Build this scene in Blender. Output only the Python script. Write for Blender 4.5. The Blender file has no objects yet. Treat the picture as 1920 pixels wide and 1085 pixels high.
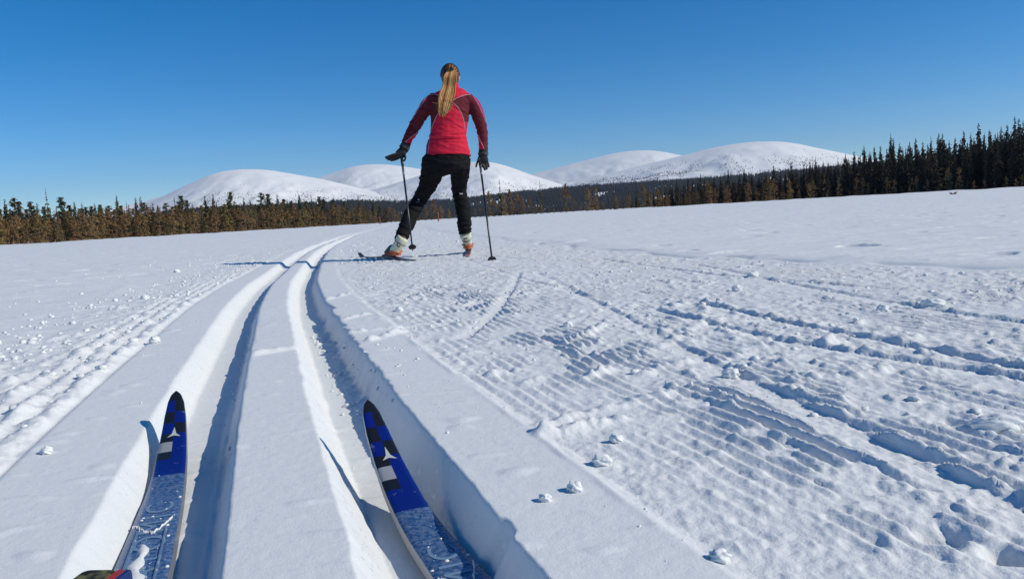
import bpy, math, random
import numpy as np
from mathutils import Vector, Matrix
from mathutils.bvhtree import BVHTree
random.seed(7); rng = np.random.default_rng(7)
scn = bpy.context.scene
col = scn.collection

# ------------------------------------------------------------ camera
W, H = 1920, 1085
FP = 1493.0
PITCH = math.radians(5.35); ROLL = math.radians(3.29); CAMH = 0.275
F = np.array([0, math.cos(PITCH), -math.sin(PITCH)])
R0 = np.array([1., 0, 0]); U0 = np.array([0, math.sin(PITCH), math.cos(PITCH)])
RV = math.cos(ROLL) * R0 - math.sin(ROLL) * U0
UV = math.cos(ROLL) * U0 + math.sin(ROLL) * R0
CP = np.array([0, 0, CAMH])
cam = bpy.data.cameras.new('camera'); camo = bpy.data.objects.new('camera', cam); col.objects.link(camo)
cam.sensor_width = 36; cam.lens = FP / W * 36; cam.clip_start = 0.02; cam.clip_end = 30000
m = Matrix([[RV[0], UV[0], -F[0], 0], [RV[1], UV[1], -F[1], 0], [RV[2], UV[2], -F[2], CAMH], [0, 0, 0, 1]])
camo.matrix_world = m
scn.camera = camo

# ------------------------------------------------------------ light
SUN_EL = math.radians(35); SUN_AZ = math.radians(77)     # shadows fall 77 degrees left of straight ahead
sd = np.array([-math.sin(SUN_AZ) * math.cos(SUN_EL), math.cos(SUN_AZ) * math.cos(SUN_EL), -math.sin(SUN_EL)])
sun = bpy.data.lights.new('sun', 'SUN'); suno = bpy.data.objects.new('sun', sun); col.objects.link(suno)
sun.energy = 3.6; sun.angle = math.radians(0.5); sun.color = (1.0, 0.94, 0.805)
suno.rotation_euler = Vector(sd).to_track_quat('-Z', 'Y').to_euler(); suno.location = (20, -5, 30)
wd = bpy.data.worlds.new('World'); scn.world = wd; wd.use_nodes = True
nt = wd.node_tree; nt.nodes.clear()
sky = nt.nodes.new('ShaderNodeTexSky'); sky.sky_type = 'NISHITA'; sky.sun_disc = False
sky.sun_elevation = SUN_EL
sky.sun_rotation = math.atan2(-sd[0], -sd[1])
sky.altitude = 2500; sky.air_density = 1.0; sky.dust_density = 0.0; sky.ozone_density = 4.0
hs = nt.nodes.new('ShaderNodeHueSaturation'); hs.inputs['Saturation'].default_value = 1.37
bg = nt.nodes.new('ShaderNodeBackground'); bg.inputs[1].default_value = 0.115
wo = nt.nodes.new('ShaderNodeOutputWorld')
nt.links.new(sky.outputs[0], hs.inputs['Color']); nt.links.new(hs.outputs[0], bg.inputs[0]); nt.links.new(bg.outputs[0], wo.inputs[0])
scn.view_settings.view_transform = 'Standard'; scn.view_settings.look = 'None'
scn.view_settings.exposure = 0.0; scn.view_settings.gamma = 1.0; scn.view_settings.use_curve_mapping = False
scn.cycles.max_bounces = 6; scn.cycles.diffuse_bounces = 2

# ------------------------------------------------------------ helpers
def ray(x, y): return F + (x - W / 2) / FP * RV - (y - H / 2) / FP * UV
def pix(P):
    q = np.asarray(P, float) - CP
    z = q @ F
    return W / 2 + FP * (q @ RV) / z, H / 2 - FP * (q @ UV) / z
def zg(Y):
    t = np.clip((np.asarray(Y, float) - 1) / 5, 0, 1); return -0.035 * t * t * (3 - 2 * t)
def gp(x, y, off=0.0):
    d = ray(x, y); z = off
    for i in range(50):
        P = CP + (z - CAMH) / d[2] * d; z = off + float(zg(P[1]))
    return P
def at(x, y, Y):
    d = ray(x, y); return CP + d * (Y / d[1])
def bearing(x, D):                                   # ground point at distance D under image column x near the horizon
    yh = 458 - 0.0575 * x
    d = ray(x, yh); n = math.hypot(d[0], d[1])
    return np.array([d[0] / n * D, d[1] / n * D, -0.035])
def meshobj(name, verts, faces, mat=None, parent=None, smooth=False):
    me = bpy.data.meshes.new(name)
    if isinstance(verts, np.ndarray) and isinstance(faces, np.ndarray):
        nv, nf, k = len(verts), len(faces), faces.shape[1]
        me.vertices.add(nv); me.vertices.foreach_set('co', verts.astype(np.float32).ravel())
        me.loops.add(nf * k); me.loops.foreach_set('vertex_index', faces.astype(np.int32).ravel())
        me.polygons.add(nf); me.polygons.foreach_set('loop_start', np.arange(0, nf * k, k, dtype=np.int32))
        me.update(calc_edges=True)
    else:
        me.from_pydata([tuple(map(float, v)) for v in verts], [], [tuple(int(i) for i in f) for f in faces]); me.update()
    if smooth: me.polygons.foreach_set('use_smooth', [True] * len(me.polygons))
    if mat is not None:
        for q in (mat if isinstance(mat, (list, tuple)) else [mat]): me.materials.append(q)
    o = bpy.data.objects.new(name, me); col.objects.link(o)
    if parent is not None: o.parent = parent
    return o
def tag(o, label=None, cat=None, group=None, kind=None):
    if label: o['label'] = label
    if cat: o['category'] = cat
    if group: o['group'] = group
    if kind: o['kind'] = kind
    return o
def empty(name, loc=(0, 0, 0)):
    o = bpy.data.objects.new(name, None); o.empty_display_size = 0.1; col.objects.link(o); o.location = loc; return o
def put(root, o):                                    # parent a world-space mesh under a root that stands elsewhere
    o.parent = root; o.matrix_parent_inverse = Matrix.Translation(root.location).inverted(); return o

# numpy noise
_perm = np.random.default_rng(3).permutation(4096)
_perm = np.concatenate([_perm, _perm])
_gr = np.random.default_rng(4).uniform(0, 2 * math.pi, 8192)
def noise(x, y, seed=0):
    x = x + seed * 37.17; y = y + seed * 91.3
    xi = np.floor(x).astype(np.int64); yi = np.floor(y).astype(np.int64)
    fx = x - xi; fy = y - yi
    u = fx * fx * fx * (fx * (fx * 6 - 15) + 10); v = fy * fy * fy * (fy * (fy * 6 - 15) + 10)
    def g(i, j, dx, dy):
        a = _gr[_perm[(_perm[i & 4095] + j) & 4095]]
        return np.cos(a) * dx + np.sin(a) * dy
    n00 = g(xi, yi, fx, fy); n10 = g(xi + 1, yi, fx - 1, fy)
    n01 = g(xi, yi + 1, fx, fy - 1); n11 = g(xi + 1, yi + 1, fx - 1, fy - 1)
    return ((n00 * (1 - u) + n10 * u) * (1 - v) + (n01 * (1 - u) + n11 * u) * v) * 1.5
def fbm(x, y, o=4, seed=0, gain=0.5):
    a = 1; r = 0; s = 1
    for i in range(o):
        r = r + a * noise(x * s, y * s, seed + i); a *= gain; s *= 2.03
    return r
def sm(a, b, x):
    t = np.clip((x - a) / (b - a), 0, 1); return t * t * (3 - 2 * t)

# ------------------------------------------------------------ materials
def mat(name, colr, rough=0.6, metal=0.0, spec=0.5, **kw):
    m = bpy.data.materials.new(name); m.use_nodes = True
    b = m.node_tree.nodes['Principled BSDF']
    b.inputs['Base Color'].default_value = (*colr, 1); b.inputs['Roughness'].default_value = rough
    b.inputs['Metallic'].default_value = metal; b.inputs['Specular IOR Level'].default_value = spec
    return m
def noisemat(name, c1, c2, scale, rough=0.7, bump=0.0, bscale=None, objrand=0.0, coord='Object', spec=0.3, detail=4, lo=0.35, hi=0.65, bdist=0.01):
    m = mat(name, c1, rough, spec=spec); t = m.node_tree; N = t.nodes; b = N['Principled BSDF']
    tc = N.new('ShaderNodeTexCoord'); n = N.new('ShaderNodeTexNoise'); n.inputs['Scale'].default_value = scale; n.inputs['Detail'].default_value = detail
    cr = N.new('ShaderNodeValToRGB'); cr.color_ramp.elements[0].color = (*c1, 1); cr.color_ramp.elements[1].color = (*c2, 1)
    cr.color_ramp.elements[0].position = lo; cr.color_ramp.elements[1].position = hi
    t.links.new(tc.outputs[coord], n.inputs['Vector']); t.links.new(n.outputs['Fac'], cr.inputs[0])
    out = cr.outputs[0]
    if objrand:
        oi = N.new('ShaderNodeObjectInfo'); mr = N.new('ShaderNodeMapRange'); mr.inputs[3].default_value = 1 - objrand; mr.inputs[4].default_value = 1 + objrand
        h = N.new('ShaderNodeHueSaturation'); t.links.new(oi.outputs['Random'], mr.inputs[0]); t.links.new(mr.outputs[0], h.inputs['Value'])
        m2 = N.new('ShaderNodeMath'); m2.operation = 'MULTIPLY'; m2.inputs[1].default_value = 7.31
        m3 = N.new('ShaderNodeMath'); m3.operation = 'FRACT'; mr2 = N.new('ShaderNodeMapRange'); mr2.inputs[3].default_value = 0.485; mr2.inputs[4].default_value = 0.515
        t.links.new(oi.outputs['Random'], m2.inputs[0]); t.links.new(m2.outputs[0], m3.inputs[0]); t.links.new(m3.outputs[0], mr2.inputs[0]); t.links.new(mr2.outputs[0], h.inputs['Hue'])
        t.links.new(out, h.inputs['Color']); out = h.outputs[0]
    t.links.new(out, b.inputs['Base Color'])
    if bump:
        n2 = N.new('ShaderNodeTexNoise'); n2.inputs['Scale'].default_value = bscale or scale * 3; n2.inputs['Detail'].default_value = 3
        bp = N.new('ShaderNodeBump'); bp.inputs['Strength'].default_value = bump; bp.inputs['Distance'].default_value = bdist
        t.links.new(tc.outputs[coord], n2.inputs['Vector']); t.links.new(n2.outputs['Fac'], bp.inputs['Height']); t.links.new(bp.outputs[0], b.inputs['Normal'])
    return m

def snow_mat():
    m = noisemat('snow', (0.775, 0.785, 0.775), (0.80, 0.81, 0.80), 2.5, rough=0.75, spec=0.15, lo=0.3, hi=0.7)
    t = m.node_tree; N = t.nodes; b = N['Principled BSDF']
    tc = [n for n in N if n.type == 'TEX_COORD'][0]
    prev = None
    for sc_, st, di in ((420, 0.30, 0.0012), (130, 0.16, 0.003), (35, 0.08, 0.010)):
        n2 = N.new('ShaderNodeTexNoise'); n2.inputs['Scale'].default_value = sc_; n2.inputs['Detail'].default_value = 3
        bp = N.new('ShaderNodeBump'); bp.inputs['Strength'].default_value = st; bp.inputs['Distance'].default_value = di
        t.links.new(tc.outputs['Object'], n2.inputs['Vector']); t.links.new(n2.outputs['Fac'], bp.inputs['Height'])
        if prev: t.links.new(prev.outputs[0], bp.inputs['Normal'])
        prev = bp
    at_ = N.new('ShaderNodeAttribute'); at_.attribute_name = 'churn'
    for sc_, di in ((170, .0045), (70, .009)):
        n2 = N.new('ShaderNodeTexNoise'); n2.inputs['Scale'].default_value = sc_; n2.inputs['Detail'].default_value = 4; n2.inputs['Roughness'].default_value = .65
        bp = N.new('ShaderNodeBump'); bp.inputs['Distance'].default_value = di
        ml = N.new('ShaderNodeMath'); ml.operation = 'MULTIPLY'; ml.inputs[1].default_value = .20; t.links.new(at_.outputs['Fac'], ml.inputs[0]); t.links.new(ml.outputs[0], bp.inputs['Strength'])
        t.links.new(tc.outputs['Object'], n2.inputs['Vector']); t.links.new(n2.outputs['Fac'], bp.inputs['Height'])
        t.links.new(prev.outputs[0], bp.inputs['Normal']); prev = bp
    t.links.new(prev.outputs[0], b.inputs['Normal'])
    # ice crystals: a few tiny glossy facets
    vo = N.new('ShaderNodeTexVoronoi'); vo.inputs['Scale'].default_value = 260
    sep = N.new('ShaderNodeSeparateColor'); gt = N.new('ShaderNodeMath'); gt.operation = 'GREATER_THAN'; gt.inputs[1].default_value = 0.985
    t.links.new(tc.outputs['Object'], vo.inputs['Vector']); t.links.new(vo.outputs['Color'], sep.inputs[0]); t.links.new(sep.outputs[0], gt.inputs[0])
    mr = N.new('ShaderNodeMapRange'); mr.inputs[3].default_value = 0.75; mr.inputs[4].default_value = 0.22
    t.links.new(gt.outputs[0], mr.inputs[0]); t.links.new(mr.outputs[0], b.inputs['Roughness'])
    return m
SNOW = snow_mat()

# ------------------------------------------------------------ the snow surface
cY = np.array([-6, 0.4, .63, .8, 1.0, 1.2, 1.6, 1.76, 2.2, 2.6, 2.8, 3.5, 4.5, 6.3, 8, 10, 12, 14, 24, 38, 60, 120])
cX = np.array([1.8, -.125, -.194, -.245, -.31, -.372, -.49, -.538, -.665, -.785, -.846, -1.035, -1.295, -1.70, -2.06, -2.45, -2.81, -3.14, -4.7, -6.45, -8.6, -11])
_ys = np.concatenate([np.linspace(-6, 20, 2601), np.linspace(20.1, 120, 500)])
_cs = np.interp(_ys, cY, cX)
_k = np.ones(61) / 61
_sm = np.convolve(np.pad(_cs[:2601], 30, mode='reflect', reflect_type='odd'), _k, 'valid'); _cs[:2601] = _sm
_sl = np.gradient(_cs, _ys)
def track(Y): return np.interp(Y, _ys, _cs), np.interp(Y, _ys, _sl)

MARKS = [  # skate cuts in the groomed lane: points, width, depth
    ([(0.141, 4.045), (0.35, 1.386), (0.407, .952), (0.437, .674), (0.45, 0.3)], .055, .0052),
    ([(0.052, 4.128), (0.01, 3.1), (-0.043, 2.314), (-0.112, 1.838)], .05, .007),
    ([(0.40, 2.2), (0.535, 1.604), (0.635, 1.378), (0.745, 1.151), (0.86, 0.9)], .05, .008),
    ([(0.55, 2.3), (0.64, 1.8), (0.726, 1.46), (0.80, 1.168), (0.93, .8)], .04, .009),
    ([(0.95, 4.0), (0.95, 2.6), (1.0, 1.9), (1.12, 1.3)], .05, .006),
    ([(-0.25, 5.6), (0.1, 3.4), (0.3, 2.5)], .04, .004),
    ([(0.6, 5.2), (0.85, 3.2), (1.15, 2.3)], .05, .007),
    ([(-.6, 7.5), (.1, 5.6), (.7, 4.4)], .04, .005),
    ([(0.05, 1.6), (0.22, 1.45), (0.45, 1.9), (0.6, 2.5)], .03, -.006),
    ([(-0.40, 2.30), (-0.05, 2.75), (0.25, 3.6)], .035, -.006),
    ([(0.02, 1.02), (0.12, 1.10), (0.20, 1.12)], .02, -.008),
    ([(-0.45, 2.02), (-0.2, 2.15)], .03, -.008),
]
for (xa, ya, xb, yb, dd) in ((1005, 812, 1135, 790, .008), (1120, 786, 1180, 778, .005), (905, 700, 990, 690, .005), (975, 716, 1030, 706, .006), (690, 640, 760, 618, .007), (770, 560, 815, 545, .004), (1060, 645, 1140, 604, .005), (1200, 700, 1290, 672, .005), (1185, 745, 1260, 735, .005), (1090, 705, 1150, 690, .005), (600, 565, 655, 552, .006), (800, 585, 1050, 540, .003), (640, 600, 690, 588, .005), (1600, 700, 1680, 690, .006), (880, 520, 925, 503, .004), (1540, 640, 1600, 632, .006)):
    _a, _b = gp(xa, ya), gp(xb, yb)
    MARKS.append(([(_a[0], _a[1]), (_b[0], _b[1])] if _a[1] != _b[1] else [(_a[0], _a[1]), (_b[0], _b[1] + .001)], .026, -dd * 2.0))
def height(X, Y, want_mask=False):
    c, s = track(Y)
    cosf = 1 / np.sqrt(1 + s * s)
    u = (X - c) * cosf
    D = np.hypot(X, Y)
    z = zg(Y) + 0.010 * fbm(X * .35, Y * .35, 2, 1) * sm(1.5, 4, D)
    z = z + 0.05 * fbm(X * .04, Y * .04, 2, 5) * sm(12, 40, D) * (1 - sm(250, 500, D))
    fade = 1 - sm(60, 110, Y)
    # grooves
    j1 = .0022 * fbm(Y * 9, Y * 0 + 1.5, 3, 11); j2 = .0011 * fbm(Y * 14, Y * 0 + 3.5, 4, 12)
    crumb = sm(1.15, 1.5, Y) * (1 - sm(2.3, 2.8, Y))
    j3 = .003 * fbm(Y * 11, Y * 0 + 5.5, 3, 13); j4 = (.0015 + .006 * crumb) * fbm(Y * 9, Y * 0 + 7.5, 4, 14) + (.0012 + .004 * crumb) * fbm(Y * 37, X * 20, 3, 15)
    notch = .012 * sm(.66, .68, Y) * (1 - sm(.70, .71, Y)) + .03 * sm(2.7, 2.72, Y) * (1 - sm(2.74, 2.95, Y))
    e = [-.192 + j1, -.056 + j2, .052 + j3, .196 + j4 + notch * .6]
    e = [v * (0.95) for v in e]
    dl, dr = .044, .055
    def wl(a_, b_, q):
        t = np.clip((q - a_) / (b_ - a_), 0, 1); return .85 * t + .15 * t * t * (3 - 2 * t)
    gl = wl(e[0], e[0] + .036, u) * (1 - wl(e[1] - .022, e[1], u))
    gr = wl(e[2], e[2] + .038, u) * (1 - wl(e[3] - .028, e[3], u))
    z = z - fade * (dl * gl + dr * gr)
    # ski trench lips in the floor
    z = z + fade * (.004 * np.exp(-((u + .077) / .005) ** 2) + .003 * np.exp(-((u - .160) / .006) ** 2)) * (1 - sm(1.3, 1.6, Y))
    # soft crumbs that fell on the right wall
    z = z + fade * crumb * gr * sm(.12, .16, u) * .010 * np.clip(fbm(X * 45, Y * 45, 3, 21), 0, 1)
    # smooth plate
    plate = sm(-.325, -.312, u) * (1 - sm(.300, .318, u))
    z = z + plate * (.00022 * fbm(X * 60, Y * 60, 2, 31) + .0022 * np.clip(noise(X * 14, Y * 34, 33) - .42, 0, 1) * 3)
    # skate-ski kick across the middle ridge
    qx, qy = X + .55, Y - 1.78
    z = z + .011 * np.exp(-(((qy - qx * .9) / .015) ** 2)) * (1 + .4 * fbm(X * 30, Y * 30, 2, 36)) * sm(-.06, -.04, u) * (1 - sm(.04, .055, u))
    # thin cut at the plate's rims
    z = z - .004 * np.exp(-((u + .325) / .005) ** 2) + .0016 * np.exp(-((u - .306 - .002 * fbm(Y * 12, Y * 0, 2, 34)) / .004) ** 2) * fade * (.5 + fbm(Y * 9, Y * 0 + 4, 3, 35))
    # right: groomed lane with corduroy, skated over
    rt = sm(.308, .325, u) * (1 - sm(2.25, 2.42, u + .12 * fbm(Y * 1.3, Y * 0, 3, 41))) * (1 - sm(25, 60, Y))
    cmask = np.clip(.48 + 1.1 * fbm(X * 2.4, Y * 1.1, 2, 51) + .3 * sm(.35, .6, u), 0.07, 1)
    cmask = cmask * (.34 + .9 * np.exp(-((u - .64 - .05 * noise(Y * 1.5, Y * 0, 54)) / .13) ** 2) + .75 * sm(.85, 1.0, u) * sm(-.1, .3, fbm(X * 1.7, Y * 1.2, 2, 55)))
    warp = .004 * fbm(X * 5, Y * 3, 2, 52)
    cord = np.cos(2 * math.pi * (u + warp) / .0245); cord = cord + .25 * np.sin(4 * math.pi * (u + warp) / .0245)
    brk = sm(-.22, .05, fbm(X * 11, Y * 6.5, 3, 53))
    z = z + rt * (-.004 + .0064 * cord * cmask * brk)
    near = .45 + .55 * sm(.40, .75, u + .10 * sm(1.2, 3, Y) * 3)
    rough = near * (.5 + .9 * sm(-.35, .5, fbm(X * 2.0, Y * 1.6, 2, 61)))
    lump = fbm(X * 17, Y * 14, 5, 62, .62)
    z = z + rt * rough * (.0026 * lump + .0050 * np.clip(lump - .30, 0, 1) ** 1.2) + rt * .0008 * fbm(X * 48, Y * 48, 3, 65, .6) * (.4 + rough)
    z = z + rt * .0009 * noise(X * 95, Y * 95, 66)
    grit = np.clip(fbm(X * 34, Y * 34, 3, 67, .65) - .12, 0, 1) * (.35 + .65 * sm(-.3, .3, fbm(X * 3.1, Y * 2.3, 2, 68)))
    far_ = sm(1.0, 3.0, Y)
    z = z + rt * sm(2.5, 6, Y) * .0050 * np.clip(fbm(X * 10, Y * 9, 3, 69, .65), -.3, 1) * (1 - sm(20, 40, Y))
    z = z + rt * (.0042 + .0040 * far_) * grit * (.55 + .45 * near)
    # pole / shovel holes bottom right
    for hx, hy, hr, hd in ((.335, .625, .018, .016), (.365, .585, .016, .016), (.46, .565, .02, .02), (.44, .60, .015, .01), (.52, .93, .012, .008), (1.0, 1.7, .02, .01)):
        z = z - hd * np.exp(-(((X - hx) ** 2 + (Y - hy) ** 2) / hr ** 2) ** 2)
    # skate cuts
    for pts, w, d in MARKS:
        d = d * (.8 if d > 0 else 1)
        for (x0, y0), (x1, y1) in zip(pts[:-1], pts[1:]):
            lo, hi = min(y0, y1), max(y0, y1)
            dx, dy = x1 - x0, y1 - y0; L = math.hypot(dx, dy)
            t = ((X - x0) * dx + (Y - y0) * dy) / L
            q = ((X - x0) * dy - (Y - y0) * dx) / L * (1 if dy > 0 else -1)   # + = right side
            msk = sm(-.012, .012, t) * (1 - sm(L - .012, L + .012, t))
            if not np.any(msk > 0): continue
            q = q + .003 * noise(t * 16, t * 0 + 2, 71)
            if d > 0:
                flat = sm(-w, -w + .012, q) * (1 - sm(0, .006, q))
                z = z * 1.0
                target = -d * sm(-w, 0, q)
                z = z + msk * (flat * target - flat * rt * rough * .0026 * lump * .9 - flat * rt * .0064 * cord * cmask * brk * .9)
                z = z + msk * rt * (.25 * d + .006 * np.clip(fbm(X * 40, Y * 40, 3, 72), 0, 1)) * np.exp(-((q - .012) / .009) ** 2) * (q > 0) * sm(-.2, .3, noise(t * 5, t * 0, 73) + .15)
            else:
                z = z - msk * d * np.exp(-(q / w * 2) ** 2) * (.6 + .8 * fbm(X * 30, Y * 30, 3, 74))
    # rim of the lane
    z = z + .012 * sm(2.3, 2.6, u) * (1 - sm(25, 60, Y)) - .012 * np.exp(-((u - 2.38 + .12 * fbm(Y * 1.3, Y * 0, 3, 41)) / .035) ** 2) * (1 - sm(25, 60, Y)) * sm(-.3, .3, noise(X * 4, Y * 2, 81))
    # left: churned berm
    lb = (1 - sm(-.335, -.325, u)) * sm(-.80, -.50, u + .1 * noise(Y * 2, Y * 0, 91)) * (1 - sm(30, 70, Y))
    l2 = fbm(X * 15, Y * 9, 5, 92, .58)
    rid = np.cos(2 * math.pi * (u + .012 * fbm(X * 3, Y * 2, 2, 93)) / .05)
    z = z + lb * (.003 + .0040 * l2 + .006 * np.clip(l2 - .2, 0, 1) + .0065 * np.clip(fbm(X * 30, Y * 28, 3, 94, .65) - .1, 0, 1) + .0040 * rid * sm(-.55, -.45, u))
    # open crust: wind ripples, small pits
    op = np.clip((1 - sm(-.75, -.6, u)) + sm(2.4, 2.55, u), 0, 1)
    wr = fbm(X * 3.2 + Y * .8, Y * 9 - X * 1.5, 4, 95)
    sc = (1 - sm(20, 60, D))
    z = z + op * sc * (.0030 * wr + .008 * np.clip(wr - .42, 0, 1)) + op * sc * .0010 * noise(X * 40, Y * 40, 96)
    dr2 = fbm(X * .9 + Y * .12, Y * 2.6 - X * .3, 3, 97)
    z = z + op * .010 * np.clip(dr2, -.2, 1) * sm(1.2, 3, D) * (1 - sm(60, 140, D))
    pit = noise(X * 2.4, Y * 4.8, 98)
    z = z - op * .02 * sm(.55, .7, pit) * sm(2, 3, D) * (1 - sm(30, 60, D))
    z = z + sm(90, 160, D) * .22 * np.clip(fbm(X * .12, Y * .12, 3, 99), 0, 1) * (1 - sm(600, 900, D))
    return (z, np.clip(rt + lb, 0, 1)) if want_mask else z
PC = (0.0, -0.15)
ang = [-40 + .135 * i for i in range(int(80 / .135) + 1)]
a = ang[-1]; st = .135
while a < 318.5:
    st = min(st * 1.3, 4.0); a += st
    if a < 319.5: ang.append(a)
ang = np.radians(np.array(ang))
rr = [.22]
while rr[-1] < 8000:
    r_ = rr[-1]; rr.append(r_ * (1 + (.0045 if r_ < 8.5 else .008 if r_ < 20 else .02 if r_ < 200 else .09)))
rr = np.array(rr)
A, Rr = np.meshgrid(ang, rr)
GX = PC[0] + Rr * np.sin(A); GY = PC[1] + Rr * np.cos(A)
GZ, GM = height(GX, GY, True)
nr, na = GX.shape
V = np.stack([GX.ravel(), GY.ravel(), GZ.ravel()], 1)
i0 = np.arange(nr - 1)[:, None] * na; j0 = np.arange(na)[None, :]; j1 = (j0 + 1) % na
Q = np.stack([i0 + j0, i0 + j1, i0 + na + j1, i0 + na + j0], -1).reshape(-1, 4)[:, ::-1]
# close the disc in the middle (behind the camera's view) with coarse rings of quads
V = np.vstack([V, np.array([[PC[0], PC[1], float(height(np.array([PC[0]]), np.array([PC[1]]))[0])]])])
cap = np.stack([j0[0, ::1], np.full(na, len(V) - 1), np.full(na, len(V) - 1), j1[0]], 1)
ground = meshobj('snow_ground', V, Q, SNOW, smooth=True)
_ch = ground.data.attributes.new('churn', 'FLOAT', 'POINT'); _m = np.zeros(len(V), np.float32); _m[:nr * na] = GM.ravel(); _ch.data.foreach_set('value', _m)
tag(ground, kind='structure')
hcap = meshobj('snow_ground', V[list(range(na)) + [len(V) - 1]], [(na, (k + 1) % na, k) for k in range(na)], SNOW, smooth=True); tag(hcap, kind='structure')
def hz(x, y):
    D = math.hypot(x, y)
    if D > 120:
        X, Y = np.array([x]), np.array([y])
        return float((zg(Y) + .010 * fbm(X * .35, Y * .35, 2, 1) + .05 * fbm(X * .04, Y * .04, 2, 5) * (1 - sm(250, 500, D)) + sm(90, 160, D) * .22 * np.clip(fbm(X * .12, Y * .12, 3, 99), 0, 1))[0])
    return float(height(np.array([x]), np.array([y]))[0])

# ------------------------------------------------------------ the cold air
def haze():
    x0, x1, y0, y1, z0, z1 = -9000., 9000., -9000., 9000., -120., 640.
    v = [(x, y, z) for z in (z0, z1) for (x, y) in ((x0, y0), (x1, y0), (x1, y1), (x0, y1))]
    f = [(3, 2, 1, 0), (4, 5, 6, 7), (0, 1, 5, 4), (1, 2, 6, 5), (2, 3, 7, 6), (3, 0, 4, 7)]
    m = bpy.data.materials.new('air'); m.use_nodes = True; t = m.node_tree; t.nodes.clear()
    o_ = t.nodes.new('ShaderNodeOutputMaterial'); pv = t.nodes.new('ShaderNodeVolumePrincipled')
    pv.inputs['Color'].default_value = (.62, .74, .98, 1); pv.inputs['Density'].default_value = HAZE; pv.inputs['Anisotropy'].default_value = .2
    t.links.new(pv.outputs[0], o_.inputs['Volume'])
    tag(meshobj('haze', v, f, m), kind='stuff')
HAZE = 4.5e-5
haze()

# ------------------------------------------------------------ fells far behind
def fell_mat():
    m = noisemat('fell_snow', (0.86, 0.86, 0.84), (0.92, 0.92, 0.90), .004, rough=0.8, spec=0.1)
    t = m.node_tree; N = t.nodes; b = N['Principled BSDF']; tc = [n for n in N if n.type == 'TEX_COORD'][0]
    cr = [n for n in N if n.type == 'VALTORGB'][0]
    # wind-bared stones: small sparse dark flecks
    n = N.new('ShaderNodeTexNoise'); n.inputs['Scale'].default_value = .022; n.inputs['Detail'].default_value = 6; n.inputs['Roughness'].default_value = .75
    r = N.new('ShaderNodeMapRange'); r.inputs[1].default_value = .66; r.inputs[2].default_value = .74; r.inputs[4].default_value = .35
    mx = N.new('ShaderNodeMix'); mx.data_type = 'RGBA'; mx.inputs[7].default_value = (.25, .24, .24, 1)
    t.links.new(tc.outputs['Object'], n.inputs['Vector']); t.links.new(n.outputs['Fac'], r.inputs[0]); t.links.new(r.outputs[0], mx.inputs[0])
    t.links.new(cr.outputs[0], mx.inputs[6]); t.links.new(mx.outputs[2], b.inputs['Base Color'])
    return m
FELL = fell_mat()
hills = []
def fell(sil, d0, d1, seed, amp=20):
    xs = np.array([q[0] for q in sil], float); ys = np.array([q[1] for q in sil], float)
    cols = np.linspace(xs[0], xs[-1], 240)
    y = np.interp(cols, xs, ys)
    k = np.ones(13) / 13; y = np.convolve(np.pad(y, 6, mode='edge'), k, 'valid')
    rows = np.concatenate([np.linspace(d0, d1, 90), np.linspace(d1, d1 * 1.25, 12)[1:]])
    P = np.zeros((len(rows), len(cols), 3))
    for j, (cx, cy) in enumerate(zip(cols, y)):
        d = ray(cx, cy); n = math.hypot(d[0], d[1]); hc = CAMH + d[2] / n * d1
        P[:, j, 0] = d[0] / n * rows; P[:, j, 1] = d[1] / n * rows
        t = np.clip((rows - d0) / (d1 - d0), 0, 1)
        s = (t ** 1.5) * (1 - .0 * t); s = s * .55 + .45 * (np.sin(np.clip(t, 0, 1) * math.pi / 2) ** 2)
        back = np.clip((rows - d1) / (d1 * .25), 0, 1)
        P[:, j, 2] = (hc + 30) * s - 30 - back * back * (hc + 60)
        edge = np.sin(math.pi * t) 
        P[:, j, 2] += amp * edge * fbm(P[:, j, 0] / 420, P[:, j, 1] / 600, 4, seed) + .25 * amp * edge * fbm(P[:, j, 0] / 90, P[:, j, 1] / 120, 3, seed + 3)
    nr_, nc = P.shape[:2]
    i = np.arange(nr_ - 1)[:, None] * nc; jj = np.arange(nc - 1)[None]
    q = np.stack([i + jj, i + jj + 1, i + nc + jj + 1, i + nc + jj], -1).reshape(-1, 4)
    o = meshobj('hill', P.reshape(-1, 3), q, FELL, smooth=True); tag(o, kind='structure'); hills.append((o, P)); return P
fell([(60, 425), (200, 392), (260, 381), (290, 372), (325, 362), (360, 352), (450, 350), (560, 365), (700, 400)], 4300, 6000, 1)
P1 = fell([(150, 430), (220, 405), (250, 393), (275, 381), (310, 366), (340, 351), (370, 338), (400, 325), (430, 319), (460, 317), (500, 318), (530, 323), (570, 330), (600, 335), (640, 344), (690, 357), (740, 368), (800, 380), (900, 405)], 2900, 4400, 2)
P2 = fell([(450, 380), (540, 350), (600, 332), (630, 322), (660, 312), (690, 308), (720, 308), (750, 311), (782, 316), (830, 325), (900, 345), (1000, 380)], 4300, 6000, 3)
P3 = fell([(560, 395), (640, 374), (690, 359), (740, 344), (790, 328), (840, 312), (885, 303), (915, 303), (944, 309), (975, 320), (999, 329), (1050, 345), (1100, 360), (1200, 385)], 3000, 4700, 4)
P4 = fell([(800, 400), (900, 358), (950, 340), (1000, 326), (1050, 313), (1100, 300), (1150, 287), (1190, 282), (1230, 282), (1275, 291), (1330, 300), (1400, 320), (1500, 350)], 4200, 5800, 5)
P5 = fell([(900, 392), (1000, 365), (1060, 348), (1110, 334), (1150, 324), (1200, 311), (1270, 294), (1340, 276), (1400, 266), (1440, 265), (1475, 265), (1530, 277), (1585, 288), (1640, 300), (1720, 315), (1850, 338), (2100, 350)], 2700, 4300, 6)
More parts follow.
